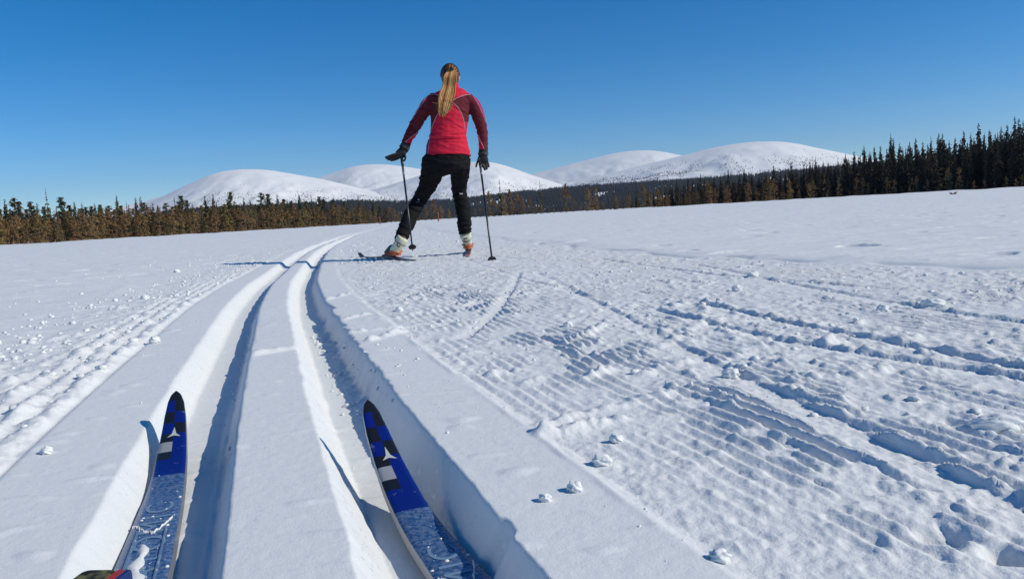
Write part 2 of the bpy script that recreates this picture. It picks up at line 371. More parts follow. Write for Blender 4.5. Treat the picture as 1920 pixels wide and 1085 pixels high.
FH = fell([(-300, 470), (100, 446), (280, 405), (340, 396), (420, 393), (500, 388), (600, 382), (690, 378), (760, 382), (850, 379), (960, 365), (1100, 351), (1240, 343), (1350, 336), (1500, 323), (1650, 308), (1900, 290), (2300, 285)], 1200, 2700, 7, amp=8)
# conifers on the fell sides: nobody could count them
FARG = noisemat('distant_conifer', (0.018, 0.022, 0.022), (0.035, 0.038, 0.036), .02, rough=.9, spec=.1)
def cones(spots, name, mt, sides=4):
    n = len(spots); s = np.array(spots)
    x, y, z, h, w = s.T
    vs = np.zeros((n, sides + 1, 3)); ph = rng.uniform(0, 6.28, n)
    for k in range(sides):
        a_ = ph + 2 * math.pi * k / sides
        vs[:, k] = np.stack([x + w * np.cos(a_), y + w * np.sin(a_), z - .3], 1)
    vs[:, sides] = np.stack([x, y, z + h], 1)
    b = np.arange(n)[:, None] * (sides + 1); k = np.arange(sides)[None]
    f = np.stack([b + k, b + (k + 1) % sides, b + sides + 0 * k], -1).reshape(-1, 3)
    o = meshobj(name, vs.reshape(-1, 3), f, mt); tag(o, kind='stuff'); return o
def scatter(P, n, t0, t1, dens=None, hmin=5, hmax=11, col0=0., col1=1.):
    out = []; nr_, nc = P.shape[:2]; nr_ = 90
    while len(out) < n:
        m_ = 4000
        a_ = rng.uniform(t0, t1, m_); b_ = rng.uniform(col0, col1, m_)
        i = (a_ * (nr_ - 2)); j = (b_ * (nc - 2)); ii = i.astype(int); jj = j.astype(int); fi = (i - ii)[:, None]; fj = (j - jj)[:, None]
        p = (P[ii, jj] * (1 - fj) + P[ii, jj + 1] * fj) * (1 - fi) + (P[ii + 1, jj] * (1 - fj) + P[ii + 1, jj + 1] * fj) * fi
        keep = np.ones(m_, bool)
        if dens is not None: keep = rng.uniform(0, 1, m_) < dens(a_, p)
        for q in p[keep]:
            h = rng.uniform(hmin, hmax); out.append((q[0], q[1], q[2], h, h * rng.uniform(.17, .28)))
    return out[:n]
patch = lambda a_, p: np.clip(.8 + 1.5 * fbm(p[:, 0] / 160, p[:, 1] / 160, 3, 40), .15, 1)
sp = scatter(FH, 46000, .12, .998, patch, 9, 15, .2, .76) + scatter(FH, 5000, .3, .998, patch, 9, 15, .76, 1.)
def thin(z0, z1, seed):
    return lambda a_, p: np.clip((1 - (p[:, 2] - z0) / (z1 - z0)), 0, 1) ** 1.6 * np.clip(.55 + 1.3 * fbm(p[:, 0] / 110, p[:, 1] / 150, 3, seed), 0, 1) + .003 * (p[:, 2] < z1 * 1.3)
sp += scatter(P1, 6500, .15, .8, thin(120, 185, 41), 3, 7, .3, .95)
sp += scatter(P3, 5500, .15, .8, thin(100, 195, 42), 3, 7)
sp += scatter(P5, 20000, .10, .9, thin(135, 225, 43), 3, 7)
sp += scatter(P4, 1500, .10, .6, thin(100, 200, 44), 3, 7)
sp += scatter(P2, 900, .10, .6, thin(90, 170, 45), 3, 7)
cones(sp, 'distant_forest', FARG)

# ------------------------------------------------------------ trees
SPR = noisemat('spruce_needles', (0.032, 0.025, 0.017), (0.095, 0.070, 0.044), 1.1, rough=.85, spec=.15, objrand=.25)
GRN = noisemat('green_conifer_needles', (0.046, 0.048, 0.024), (0.145, 0.120, 0.062), 1.1, rough=.85, spec=.15, objrand=.25)
ORG = noisemat('orange_brown_pine_needles', (0.16, 0.098, 0.045), (0.38, 0.235, 0.105), 1.3, rough=.85, spec=.1, objrand=.22)
BRK = noisemat('conifer_bark', (0.10, 0.075, 0.055), (0.24, 0.18, 0.13), 4, rough=.9, spec=.1)
def tube_vf(pts, rad, sides=5):
    vs, fs = [], []
    for i, (p, r) in enumerate(zip(pts, rad)):
        for k in range(sides):
            a_ = 2 * math.pi * k / sides; vs.append((p[0] + r * math.cos(a_), p[1] + r * math.sin(a_), p[2]))
    for i in range(len(pts) - 1):
        for k in range(sides):
            a_ = i * sides + k; b_ = i * sides + (k + 1) % sides; fs.append((a_, b_, b_ + sides, a_ + sides))
    return vs, fs
def spruce_mesh(name, m_, seed, width=.105, levels=34, gap=0., bare=.03, lop=.3):
    rn = random.Random(seed); vs, fs = [], []
    phase = rn.uniform(0, 6)
    for i in range(levels):
        t = i / (levels - 1); z = bare + (1 - bare) * t * .985
        R_ = width * ((1 - t) ** .75 * .92 + .05) * (1 + lop * math.sin(t * 13 + phase) * .5) * rn.uniform(.75, 1.2)
        n = rn.randint(6, 9) if t < .9 else 4
        if rn.random() < gap: continue
        for k in range(n):
            a_ = rn.uniform(0, 2 * math.pi); L = R_ * rn.uniform(.6, 1.15); dz = -L * rn.uniform(.15, .65) + (L * .3 if t > .9 else 0)
            ca, sa = math.cos(a_), math.sin(a_); w = L * rn.uniform(.22, .36)
            for (f0, f1, wd_, lift) in ((0, .6, 1, 0), (.35, 1., .75, .006)):
                b = len(vs)
                vs += [(ca * L * f0 - sa * w * .35, sa * L * f0 + ca * w * .35, z + dz * f0 + .010),
                       (ca * L * f0 + sa * w * .35, sa * L * f0 - ca * w * .35, z + dz * f0 + .010),
                       (ca * L * f1 * .75 + sa * w * wd_, sa * L * f1 * .75 - ca * w * wd_, z + dz * f1 - .012 - lift),
                       (ca * L * f1, sa * L * f1, z + dz * f1 * 1.05 + lift),
                       (ca * L * f1 * .75 - sa * w * wd_, sa * L * f1 * .75 + ca * w * wd_, z + dz * f1 - .012 - lift)]
                fs += [(b, b + 1, b + 2, b + 3), (b, b + 3, b + 4)]
    b = len(vs); vs += [(-.004, 0, .97), (.004, 0, .97), (0, 0, 1.0)]; fs.append((b, b + 1, b + 2))
    me = bpy.data.meshes.new(name); me.from_pydata(vs, [], fs); me.materials.append(m_); return me
def pine_mesh(name, m_, seed, width=.2, n=900, base=.06, shape='cone', clumps=30):
    rn = random.Random(seed); vs, fs = [], []
    cl = []
    for i in range(clumps):
        if shape == 'cone':
            z = base + (1 - base) * rn.random() ** 1.15 * .96; R_ = width * ((1 - z) ** .62) * (.9 if z > .2 else .75) + .012
        else:
            z = base + (1 - base) * (rn.random() ** .8) * .95; R_ = width * math.sqrt(max(0.02, 1 - ((z - .72) / .38) ** 2)) if z > .4 else width * .6
        a_ = rn.uniform(0, 6.283); r = R_ * math.sqrt(rn.random())
        cl.append((r * math.cos(a_), r * math.sin(a_), z, rn.uniform(.022, .05) * (1.3 if shape != 'cone' else 1)))
    for zz in (.97, .93, .88, .83, .77, .7, .62, .54): cl.append((rn.gauss(0, .01), rn.gauss(0, .01), zz, .016 + .03 * (1 - zz)))
    for i in range(n):
        cx, cy, cz, cr_ = cl[rn.randrange(len(cl))]
        x, y, z = cx + rn.gauss(0, cr_ * .6), cy + rn.gauss(0, cr_ * .6), cz + rn.gauss(0, cr_ * .45)
        a_ = rn.uniform(0, 6.283); L = rn.uniform(.016, .034); up = rn.uniform(-.2, .9)
        d = Vector((math.cos(a_), math.sin(a_), up)).normalized() * L; s = d.cross(Vector((rn.gauss(0, 1), rn.gauss(0, 1), rn.gauss(0, 1)))).normalized() * L * .42
        b = len(vs); c_ = Vector((x, y, min(z, .985)))
        vs += [tuple(c_ - d), tuple(c_ + s), tuple(c_ + d), tuple(c_ - s)]; fs.append((b, b + 1, b + 2, b + 3))
    # branches
    for (cx, cy, cz, cr_) in cl:
        b = len(vs); vs += [(0, 0, cz - .05), (0, .003, cz - .05), (cx, cy, cz), (cx, cy, cz - .004)]; fs.append((b, b + 1, b + 2, b + 3))
    me = bpy.data.meshes.new(name); me.from_pydata(vs, [], fs); me.materials.append(m_); return me
def trunk_mesh(name, r0, top=.93, seed=0):
    rn = random.Random(seed); pts = [(0, 0, -.02)]; rad = [r0]
    x = y = 0
    for i in range(1, 8):
        x += rn.uniform(-.003, .003); y += rn.uniform(-.003, .003); pts.append((x, y, top * i / 7)); rad.append(r0 * (1 - .88 * i / 7))
    v, f = tube_vf(pts, rad, 6); me = bpy.data.meshes.new(name); me.from_pydata(v, [], f); me.materials.append(BRK); return me
spr_m = [spruce_mesh('crown', SPR, s, w, 36, g) for s, w, g in ((1, .135, .03), (2, .115, .05), (3, .155, .02), (4, .10, .08), (5, .145, .03))]
grn_m = [spruce_mesh('crown', GRN, s, w, 32, g) for s, w, g in ((11, .17, .04), (12, .14, .06), (13, .19, .02))]
thin_m = [spruce_mesh('crown', GRN, 21, .07, 30, .10, .06, .6), spruce_mesh('crown', GRN, 22, .085, 24, .2, .1, .8)]
pineg_m = [pine_mesh('crown', GRN, s, w, 1600, .15, 'cone', 70) for s, w in ((31, .22), (32, .18), (33, .25))]
pine_m = [pine_mesh('crown', ORG, s, w, 1300, .03, 'cone', 46) for s, w in ((41, .26), (42, .21), (43, .30), (44, .19), (45, .27))]
bush_m = [pine_mesh('crown', ORG, s, .36, 700, .02, 'cone', 30) for s in (51, 52)]
tr_m = [trunk_mesh('trunk', .014, .93, s) for s in (1, 2, 3)]
tcount = {}
def tree(x, top, D, crown, name, label, group, base=None):
    p = bearing(x, D)
    d = ray(x, top); n = math.hypot(d[0], d[1]); h = CAMH + d[2] / n * D - p[2]
    z0 = hz(p[0], p[1]) - .02
    e_ = bpy.data.objects.new(name, None); col.objects.link(e_); e_.location = (p[0], p[1], z0); e_.scale = (h, h, h); e_.rotation_euler = (0, 0, random.uniform(0, 6.28))
    tag(e_, label, 'tree', group)
    c_ = bpy.data.objects.new('crown', crown); col.objects.link(c_); c_.parent = e_
    t_ = bpy.data.objects.new('trunk', random.choice(tr_m)); col.objects.link(t_); t_.parent = e_
    tcount[name] = tcount.get(name, 0) + 1
    return e_
DL = lambda x: float(np.interp(x, [-400, 0, 400, 740, 950], [180, 190, 215, 265, 300]))
DR = lambda x: float(np.interp(x, [740, 950, 1250, 1500, 1700, 1920, 2300], [290, 295, 275, 230, 192, 166, 150]))
YB = lambda x: 460.5 - .0575 * x
# left forest: pines in front
seen = {}
def nth(*key):
    seen[key] = seen.get(key, 0) + 1; return ordw[min(seen[key], 20) - 1]
ordw = ['first', 'second', 'third', 'fourth', 'fifth', 'sixth', 'seventh', 'eighth', 'ninth', 'tenth', 'eleventh', 'twelfth', 'thirteenth', 'fourteenth', 'fifteenth', 'sixteenth', 'seventeenth', 'eighteenth', 'nineteenth', 'twentieth']
def szw(x): return 'tall' if int(x * 7) % 3 == 0 else 'short' if int(x * 7) % 3 == 1 else 'middling'
def szw(x): return 'brushy'
def plL(x): return 'outside the left edge' if x < 0 else 'by the left picture edge' if x < 60 else 'near the very thin spruce' if x < 140 else 'left of the first fell' if x < 270 else 'below the left foot of the first fell' if x < 350 else 'below the first fell\'s left slope' if x < 430 else 'below the first fell\'s summit' if x < 510 else 'below the first fell\'s right slope' if x < 610 else 'where the two left fells meet' if x < 680 else 'just left of the skier'
def plM(x): return 'between the skier\'s legs' if x < 860 else 'just right of the skier' if x < 960 else 'below the fourth fell' if x < 1120 else 'where the dark forest begins'
def plR(x): return 'where it begins' if x < 1300 else 'below the last fell\'s left slope' if x < 1400 else 'below the last fell\'s summit' if x < 1500 else 'below the last fell\'s right slope' if x < 1600 else 'beside the last fell\'s foot' if x < 1680 else 'in its middle under open sky' if x < 1760 else 'behind the dry shrub' if x < 1830 else 'by the right picture edge' if x < 1920 else 'outside the right edge'
def topL(x): return YB(x) - np.interp(x, [-400, 0, 400, 600, 700, 760], [58, 57, 50, 42, 32, 26])
x = -260
while x < 770:
    k = random.randrange(5)
    tree(x, topL(x) + random.uniform(-6, 10), DL(x) + random.uniform(0, 8), pine_m[k], 'pine_tree', f'{nth(1, plL(x))} brown front row pine from the left {plL(x)}', 'front row pines of the left forest'); x += random.uniform(7, 11.5)
x = -250
while x < 740:
    tree(x, topL(x) - random.uniform(1, 14), DL(x) + random.uniform(10, 22), random.choice(pineg_m + grn_m), 'conifer_tree', f'dark conifer crown behind the left front row, {plL(x)}', 'second row pines of the left forest'); x += random.uniform(10, 18)
notL = [(5, 378, 'g'), (18, 371, 's'), (36, 370, 'p'), (44, 376, 'p'), (65, 377, 'p'), (77, 380, 's'), (96, 352, 't'), (122, 369, 'p'), (136, 384, 'p'), (146, 376, 's'), (160, 380, 's'), (174, 387, 's'), (184, 380, 's'), (196, 384, 's'), (210, 385, 'p'), (226, 365, 's'), (243, 376, 't'), (261, 369, 'g'), (270, 368, 's'), (292, 380, 'g'), (333, 368, 't'), (346, 366, 'p'), (356, 374, 'p'), (390, 365, 's'), (405, 361, 's'), (437, 359, 'p'), (462, 369, 's'), (474, 372, 's'), (494, 361, 'p'), (507, 362, 'p'), (525, 364, 's'), (543, 373, 'g'), (565, 361, 's'), (588, 372, 's'), (602, 369, 'p'), (628, 371, 's'), (652, 377, 'g'), (676, 379, 'p'), (700, 385, 's'), (722, 389, 's'), (750, 393, 'g')]
mdl = {'g': grn_m, 's': grn_m, 't': thin_m, 'p': pineg_m}
kindw = {'g': 'bushy conifer', 's': 'pointed spruce', 't': 'thin spruce', 'p': 'broad-topped pine'}
bg_of = lambda x: 'at the far left' if x < 150 else 'between far left and first fell' if x < 280 else 'before the leftmost fell' if x < 600 else 'where the left forest ends'
ordw = ['first', 'second', 'third', 'fourth', 'fifth', 'sixth', 'seventh', 'eighth', 'ninth', 'tenth', 'eleventh', 'twelfth', 'thirteenth', 'fourteenth', 'fifteenth', 'sixteenth', 'seventeenth', 'eighteenth', 'nineteenth', 'twentieth']
for x, y, k in notL:
    nm = 'pine_tree' if k == 'p' else 'spruce_tree'
    key = (k, bg_of(x)); seen[key] = seen.get(key, 0) + 1
    lab = {96: 'very tall thin spruce, highest top of the left forest, standing against the sky', 226: 'sharp dark spruce standing clear of its neighbours just left of the leftmost fell', 346: 'wide-topped pine in front of the left slope of the leftmost fell'}.get(x) or f'{ordw[seen[key]-1]} {kindw[k]} among tall tops {bg_of(x)}, counting rightwards'
    tree(x, y, DL(x) + random.uniform(14, 26), random.choice(mdl[k]), nm, lab, 'tall trees rising from the left forest')
x = -250
while x < 0:
    tree(x, 372 - .05 * x + random.uniform(-8, 14), DL(x) + random.uniform(14, 26), random.choice(grn_m), 'spruce_tree', 'dark spruce of the left forest beyond the picture edge', 'dark spruces beyond the left edge'); x += random.uniform(12, 22)
# middle and right: orange pines standing out in front
mid = [(768, 385), (784, 382), (800, 388), (815, 372), (828, 384), (842, 390), (918, 358), (929, 372), (945, 360), (958, 354), (970, 361), (981, 368), (993, 370), (1005, 384), (1062, 344), (1078, 372), (1090, 380), (1104, 352), (1117, 349), (1130, 378), (1155, 366), (1168, 372), (1180, 360), (1196, 375), (1207, 344), (1220, 356), (1240, 360), (1250, 363), (1293, 347), (1300, 358), (1330, 339), (1342, 352), (1362, 350), (1403, 342), (1440, 330), (1452, 334), (1481, 342), (1470, 358), (1525, 338)]
for i, (x, y) in enumerate(mid):
    wide = y < 352
    where = 'seen between the skier\'s legs' if x < 860 else 'right of the skier before the dark distant forest' if x < 1230 else 'in front of the dark spruces right of centre'
    tree(x, y, DR(x) - random.uniform(2, 9), pine_m[2] if wide and i % 2 else random.choice(pine_m), 'pine_tree', f'{nth(5, where)} orange-brown pine {where}', f'orange-brown pines {where}')
for x, y in ((940, 335), (1015, 337), (1154, 350), (1195, 345), (1194, 340)):
    tree(x, y, DR(x) - 2, thin_m[x % 2], 'spruce_tree', {940: 'thin bare-looking spruce just right of the right ski pole, tip against the snowy fell', 1015: 'thin pale tree right of the skier, tip against snowy fell', 1154: 'thin dark spruce in front of the distant forest below the fourth fell', 1195: 'taller of two thin spruces near the start of the right forest', 1194: 'thin dark spruce at the start of the right forest'}[x], 'thin spruces right of the skier')
x = 745
while x < 1240:
    tree(x, YB(x) - random.uniform(9, 22), DR(x) + random.uniform(-6, 8), random.choice(pine_m + bush_m), 'pine_tree', f'{nth(2, plM(x))} low brown pine along the snow edge {plM(x)}', 'low pines along the middle snow edge'); x += random.uniform(9, 15)
x = 1235
while x < 2150:
    hp = random.choice([12, 16, 20, 26, 34, 42]) * random.uniform(.85, 1.15)
    tree(x, YB(x) - hp, DR(x) - random.uniform(3, 10), random.choice(bush_m if hp < 24 else pine_m), 'pine_tree', f'{nth(3, plR(x))} small brown pine at the right forest\'s foot {plR(x)}', 'small pines at the foot of the right forest'); x += random.uniform(9, 22)
# right: dark spruces
notR = [(1315, 325), (1352, 330), (1367, 317), (1397, 316), (1424, 324), (1452, 310), (1485, 303), (1508, 312), (1520, 299), (1531, 293), (1554, 302), (1572, 299), (1587, 287), (1603, 283), (1621, 272), (1632, 283), (1641, 274), (1652, 273), (1664, 278), (1671, 249), (1676, 256), (1688, 267), (1706, 265), (1718, 258), (1731, 266), (1746, 256), (1761, 249), (1768, 250), (1780, 262), (1792, 257), (1807, 246), (1821, 247), (1835, 232), (1846, 247), (1856, 241), (1866, 250), (1877, 236), (1888, 234), (1902, 218), (1910, 223), (1918, 225)]
special = {1671: 'tall ragged-topped spruce standing highest above its neighbours in the middle of the right forest', 1902: 'tallest dark spruce by the right edge of the picture', 1835: 'tall dark spruce that tops the forest left of the right-edge group', 1531: 'pointed spruce in front of the right foot of the rightmost fell', 1367: 'dark spruce tip in front of the middle of the rightmost fell'}
for i, (x, y) in enumerate(notR):
    where = 'with its tip before the last snowy fell' if x < 1600 else 'against the sky just right of the last fell' if x < 1700 else 'against the sky left of the edge group' if x < 1840 else 'in the group at the right edge'
    key = ('R', where); seen[key] = seen.get(key, 0) + 1
    tree(x, y, DR(x) + random.uniform(4, 20), random.choice(spr_m), 'spruce_tree', special.get(x) or f'{ordw[seen[key]-1]} tall dark spruce from the left {where}', 'tallest dark spruces of the right forest')
TR = lambda x: float(np.interp(x, [1180, 1250, 1300, 1400, 1500, 1600, 1700, 1800, 1900, 2000, 2150], [362, 343, 336, 328, 313, 295, 277, 264, 243, 235, 230]))
x = 1185
while x < 2160:
    tree(x, TR(x) + random.uniform(-1, 16), DR(x) + random.uniform(2, 12), random.choice(spr_m), 'spruce_tree', f'{nth(4, plR(x))} dark spruce in the right forest\'s front, {plR(x)}', 'dark spruces forming the front of the right forest'); x += random.uniform(6, 10)
x = 1215
while x < 2160:
    tree(x, TR(x) + random.uniform(-5, 8), DR(x) + random.uniform(12, 26), random.choice(spr_m), 'spruce_tree', f'top of a dark spruce behind the front wall, {plR(x)}', 'dark spruces behind the front of the right forest'); x += random.uniform(8, 14)
# forest mass behind the trees one can tell apart
def forest_mass(name, xs, Df, tf, n, mt, models):
    vs, fs, off = [], [], 0
    cache = []
    for me in models:
        cache.append((np.array([v.co[:] for v in me.vertices]), [tuple(p.vertices) for p in me.polygons]))
    for i in range(n):
        x_ = random.uniform(*xs); D = Df(x_) + random.uniform(24, 75); p = bearing(x_, D)
        d = ray(x_, tf(x_)); nn = math.hypot(d[0], d[1]); h = (CAMH + d[2] / nn * D + .035) * random.uniform(.8, 1.0)
        v, f = cache[i % len(cache)]
        a_ = random.uniform(0, 6.28); c_, s_ = math.cos(a_), math.sin(a_)
        q = np.stack([v[:, 0] * c_ - v[:, 1] * s_, v[:, 0] * s_ + v[:, 1] * c_, v[:, 2]], 1) * h + p
        vs.append(q); fs += [tuple(k + off for k in g) for g in f]; off += len(v)
    tag(meshobj(name, np.vstack(vs).tolist(), fs, mt), kind='stuff')
lowspr = [spruce_mesh('low', SPR, 61, .13, 13, 0), spruce_mesh('low', SPR, 62, .11, 13, 0)]
forest_mass('forest_interior', (-250, 720), DL, lambda x: topL(x) - 9, 520, GRN, lowspr)
forest_mass('forest_interior', (1240, 2170), DR, TR, 420, SPR, lowspr)
for me in lowspr: bpy.data.meshes.remove(me)
print('TREES', tcount)

# ------------------------------------------------------------ red marker posts, twig
RED = mat('marker_red', (0.32, 0.06, 0.045), .6)
for x, D, hpx, lab in ((712.6, 112, 13, 'thin red marker post by the far trail, left of the skier\'s legs'), (822, 92, 15.5, 'red marker post by the far trail, seen between the skier\'s legs')):
    p = bearing(x, D); h = hpx * D / FP + .15
    r = .07
    v, f = tube_vf([(0, 0, -.1), (0, 0, h * .97), (0, 0, h)], [r, r * .9, r * .5], 8); f.append(tuple(range(16, 24)))
    o = meshobj('marker_post', v, f, RED); o.location = (p[0], p[1], hz(p[0], p[1]))
    tag(o, lab, 'marker post', 'red marker posts by the trail')
TW = noisemat('dry_twig', (0.18, 0.09, 0.04), (0.33, 0.18, 0.09), 20, rough=.8)
p = gp(1787, 366); tw = empty('dry_shrub', (p[0], p[1], hz(p[0], p[1])))
tag(tw, 'small rust-brown dry shrub sticking out of the open snow near the right forest', 'shrub')
rn = random.Random(5); vs, fs = [], []
for i in range(70):
    a_ = rn.uniform(0, 6.28); L = rn.uniform(.08, .26); b = len(vs)
    e_ = Vector((math.cos(a_) * L, math.sin(a_) * L * .6, rn.uniform(.02, .16))); w = Vector((0, 0, .012))
    vs += [(0, 0, 0), tuple(e_ * .5 + w), tuple(e_), tuple(e_ * .5 - w)]; fs.append((b, b + 1, b + 2, b + 3))
meshobj('branch', vs, fs, TW, tw)
v, f = tube_vf([(.05, 0, 0), (.18, 0, .12), (.3, .02, .24)], [.015, .012, .008], 6); meshobj('stem', v, f, TW, tw)

# ------------------------------------------------------------ snow lumps and crumbs
def ico(sub=1):
    import bmesh
    bm = bmesh.new(); bmesh.ops.create_icosphere(bm, subdivisions=sub, radius=1)
    v = np.array([q.co[:] for q in bm.verts]); f = np.array([[w.index for w in q.verts] for q in bm.faces]); bm.free(); return v, f
I1, I2, I3 = ico(1), ico(2), ico(4)
def lumpy(v, seed, amp=.25, fr=1.4):
    n = fbm(v[:, 0] * fr + seed * 3.1 + v[:, 2] * 1.1, v[:, 1] * fr + v[:, 2] * 1.7, 3, seed % 50)
    return v * (1 + amp * n * 1.6)[:, None]
lumps = [(1370, 697, .0135, 1, 'round snow ball sitting in the groomed lane beside a long skate cut'),
         (1866, 797, .014, 1.9, 'largest wedge of snow near the right edge of the picture'),
         (1078, 917, .0075, 1, 'snow lump on the smooth strip right of the tracks, throwing a sharp shadow'),
         (1022, 936, .006, 1, 'low snow lump on the smooth strip closest to the right groove'),
         (1155, 820, .008, 1, 'upright snow lump near the left rim of the groomed lane, upper of two'),
         (1128, 862, .009, 1.2, 'broad snow lump near the left rim of the groomed lane, lower of two'),
         (1750, 566, .018, 1.6, 'flat bright snow clod on the far part of the groomed lane at right'),
         (1655, 577, .014, 1, 'small snow ball left of the flat clod at right'),
         (1382, 540, .016, 1, 'snow lump standing in the far middle of the groomed lane'),
         (748, 578, .012, 1, 'snow lump beside the right edge of the track below the skier'),
         (1065, 605, .012, 1, 'snow lump between the two skate cuts in mid lane'),
         (600, 487, .0, 1, ''), (330, 553, .013, 1, 'snow lump on the left crust below the leftmost fell'),
         (320, 548, .015, 1, ''), (272, 557, .017, 1.2, 'biggest snow lump on the churned left berm'),
         (332, 503, .022, 1, 'white snow lump farthest out on the smooth left snow'),
         (216, 562, .012, 1, 'snow lump left of the biggest lump on the left berm'),
         (460, 520, .018, 1, ''), (1412, 512, .018, 1.4, 'snow clod at the far rim of the groomed lane'),
         (1443, 938, .0, 1, ''), (1350, 1042, .007, 1.2, 'snow lump by the rim of the smooth strip at the bottom'),
         (640, 488, .012, 1, 'snow lump lying in the skier\'s shadow beside the track'),
         (155, 842, .009, 1.1, ''), (88, 847, .007, 1, 'round snow crumb at the left rim groove'),
         (290, 638, .014, 1, 'snow lump with a dark hollow beside it on the left berm rim')]
lg = 'loose snow lumps on the trail'
for i, (x, y, r, asp, lab) in enumerate(lumps):
    if not lab or r == 0: continue
    p = gp(x, y + r * 300); z = hz(p[0], p[1])
    v = lumpy(I3[0].copy(), i + 3, .16); v = v * np.array([r * asp, r, r * .8])
    a_ = random.uniform(-.5, .5); c_, s_ = math.cos(a_), math.sin(a_)
    v = np.stack([v[:, 0] * c_ - v[:, 1] * s_, v[:, 0] * s_ + v[:, 1] * c_, v[:, 2]], 1)
    o = meshobj('snow_lump', v, I3[1], SNOW, smooth=True); o.location = (p[0], p[1], z + r * .45); tag(o, lab, 'snow lump', lg)
def crumbs(name, X, Y, Rd, base):
    n = len(X); Z = height(X, Y)
    bv, bf = base; k = len(bv)
    vars_ = np.stack([lumpy(bv.copy(), 60 + i, .28) for i in range(12)])
    idx = rng.integers(0, 12, n); a_ = rng.uniform(0, 6.28, n)
    v = vars_[idx] * (Rd[:, None, None] * np.stack([rng.uniform(.7, 1.5, n), rng.uniform(.7, 1.3, n), rng.uniform(.5, .9, n)], 1)[:, None, :])
    c_, s_ = np.cos(a_)[:, None], np.sin(a_)[:, None]
    vx = v[:, :, 0] * c_ - v[:, :, 1] * s_; vy = v[:, :, 0] * s_ + v[:, :, 1] * c_
    v = np.stack([vx + X[:, None], vy + Y[:, None], v[:, :, 2] + (Z + Rd * .12)[:, None]], -1)
    f = bf[None] + (np.arange(n) * k)[:, None, None]
    tag(meshobj(name, v.reshape(-1, 3), f.reshape(-1, 3), SNOW, smooth=True), kind='stuff')
def samp(n, u0, u1, y0, y1, r0, r1, pw=3., bias=1.6):
    Y = y0 * (y1 / y0) ** (rng.uniform(0, 1, n) ** (1 / bias)); u = rng.uniform(u0, u1, n)
    c, s = track(Y); X = c + u * np.sqrt(1 + s * s); Rd = r0 + (r1 - r0) * rng.uniform(0, 1, n) ** pw
    clump = fbm(X * 4, Y * 3, 3, 77); keep = rng.uniform(-.5, .6, n) < clump
    return X[keep], Y[keep], Rd[keep]
sets = [samp(6500, .34, 2.3, .8, 9, .0009, .0075, 6), samp(5200, -.85, -.34, .7, 12, .0010, .0095, 4.5), samp(1100, -1.9, -.8, 1, 10, .0015, .010, 5),
        samp(260, .2, .32, .55, 4, .0008, .004, 3), samp(260, .10, .19, 1.2, 2.6, .0015, .007, 2), samp(120, -.09, -.05, .6, 3, .001, .004, 2), samp(120, -.31, .31, .5, 5, .0008, .003, 3),
        samp(900, .33, 2.2, 8, 22, .004, .018, 3)]
cx_, cy_, cr_ = (np.concatenate([q[i] for q in sets]) for i in range(3))
big = cr_ > .0028
crumbs('snow_crumbs', cx_[big], cy_[big], cr_[big], I2); crumbs('snow_crumbs', cx_[~big], cy_[~big], cr_[~big], I1)

# ============================================================ skis in front of the camera
def facemesh(name, v, f, mats, mi, parent=None, smooth=False):
    o = meshobj(name, v, f, mats, parent, smooth); o.data.polygons.foreach_set('material_index', mi); return o
BLK = mat('ski_black', (0.012, 0.012, 0.014), .28, spec=.5)
DUST = noisemat('x', (0, 0, 0), (1, 1, 1), 1)
def ski_blue(name, base, lo, hi, scale, snowy=.5):
    m = mat(name, base, .25, spec=.5); t = m.node_tree; N = t.nodes; b = N['Principled BSDF']
    tc = N.new('ShaderNodeTexCoord'); n = N.new('ShaderNodeTexNoise'); n.inputs['Scale'].default_value = scale; n.inputs['Detail'].default_value = 5; n.inputs['Roughness'].default_value = .65
    r = N.new('ShaderNodeMapRange'); r.inputs[1].default_value = lo; r.inputs[2].default_value = hi; r.inputs[4].default_value = snowy
    mx = N.new('ShaderNodeMix'); mx.data_type = 'RGBA'; mx.inputs[6].default_value = (*base, 1); mx.inputs[7].default_value = (.62, .66, .70, 1)
    rr_ = N.new('ShaderNodeMapRange'); rr_.inputs[3].default_value = .25; rr_.inputs[4].default_value = .8
    t.links.new(tc.outputs['Object'], n.inputs['Vector']); t.links.new(n.outputs['Fac'], r.inputs[0]); t.links.new(r.outputs[0], mx.inputs[0]); t.links.new(mx.outputs[2], b.inputs['Base Color'])
    t.links.new(r.outputs[0], rr_.inputs[0]); t.links.new(rr_.outputs[0], b.inputs['Roughness'])
    return m
BLU = ski_blue('ski_blue', (0.004, 0.014, 0.175), .62, .75, 60, .25)
BLU2 = ski_blue('ski_blue_dust_and_sky_sheen', (0.026, 0.080, 0.215), .42, .85, 190, .42)  # snow dust, over a base lightened for the sky's reflection
GRYB = ski_blue('ski_blue_stripe', (0.10, 0.17, 0.30), .5, .7, 110, .6)
BND = mat('ski_grey_band', (0.30, 0.31, 0.33), .4)
LOGO = mat('ski_logo_grey', (0.50, 0.52, 0.50), .4)
SIL = mat('ski_sidewall_silver', (0.42, 0.42, 0.42), .35, metal=.6)
LET = mat('ski_lettering', (0.17, 0.28, 0.42), .5)
SKIM = [BLK, BLU, BLU2, BND, GRYB]
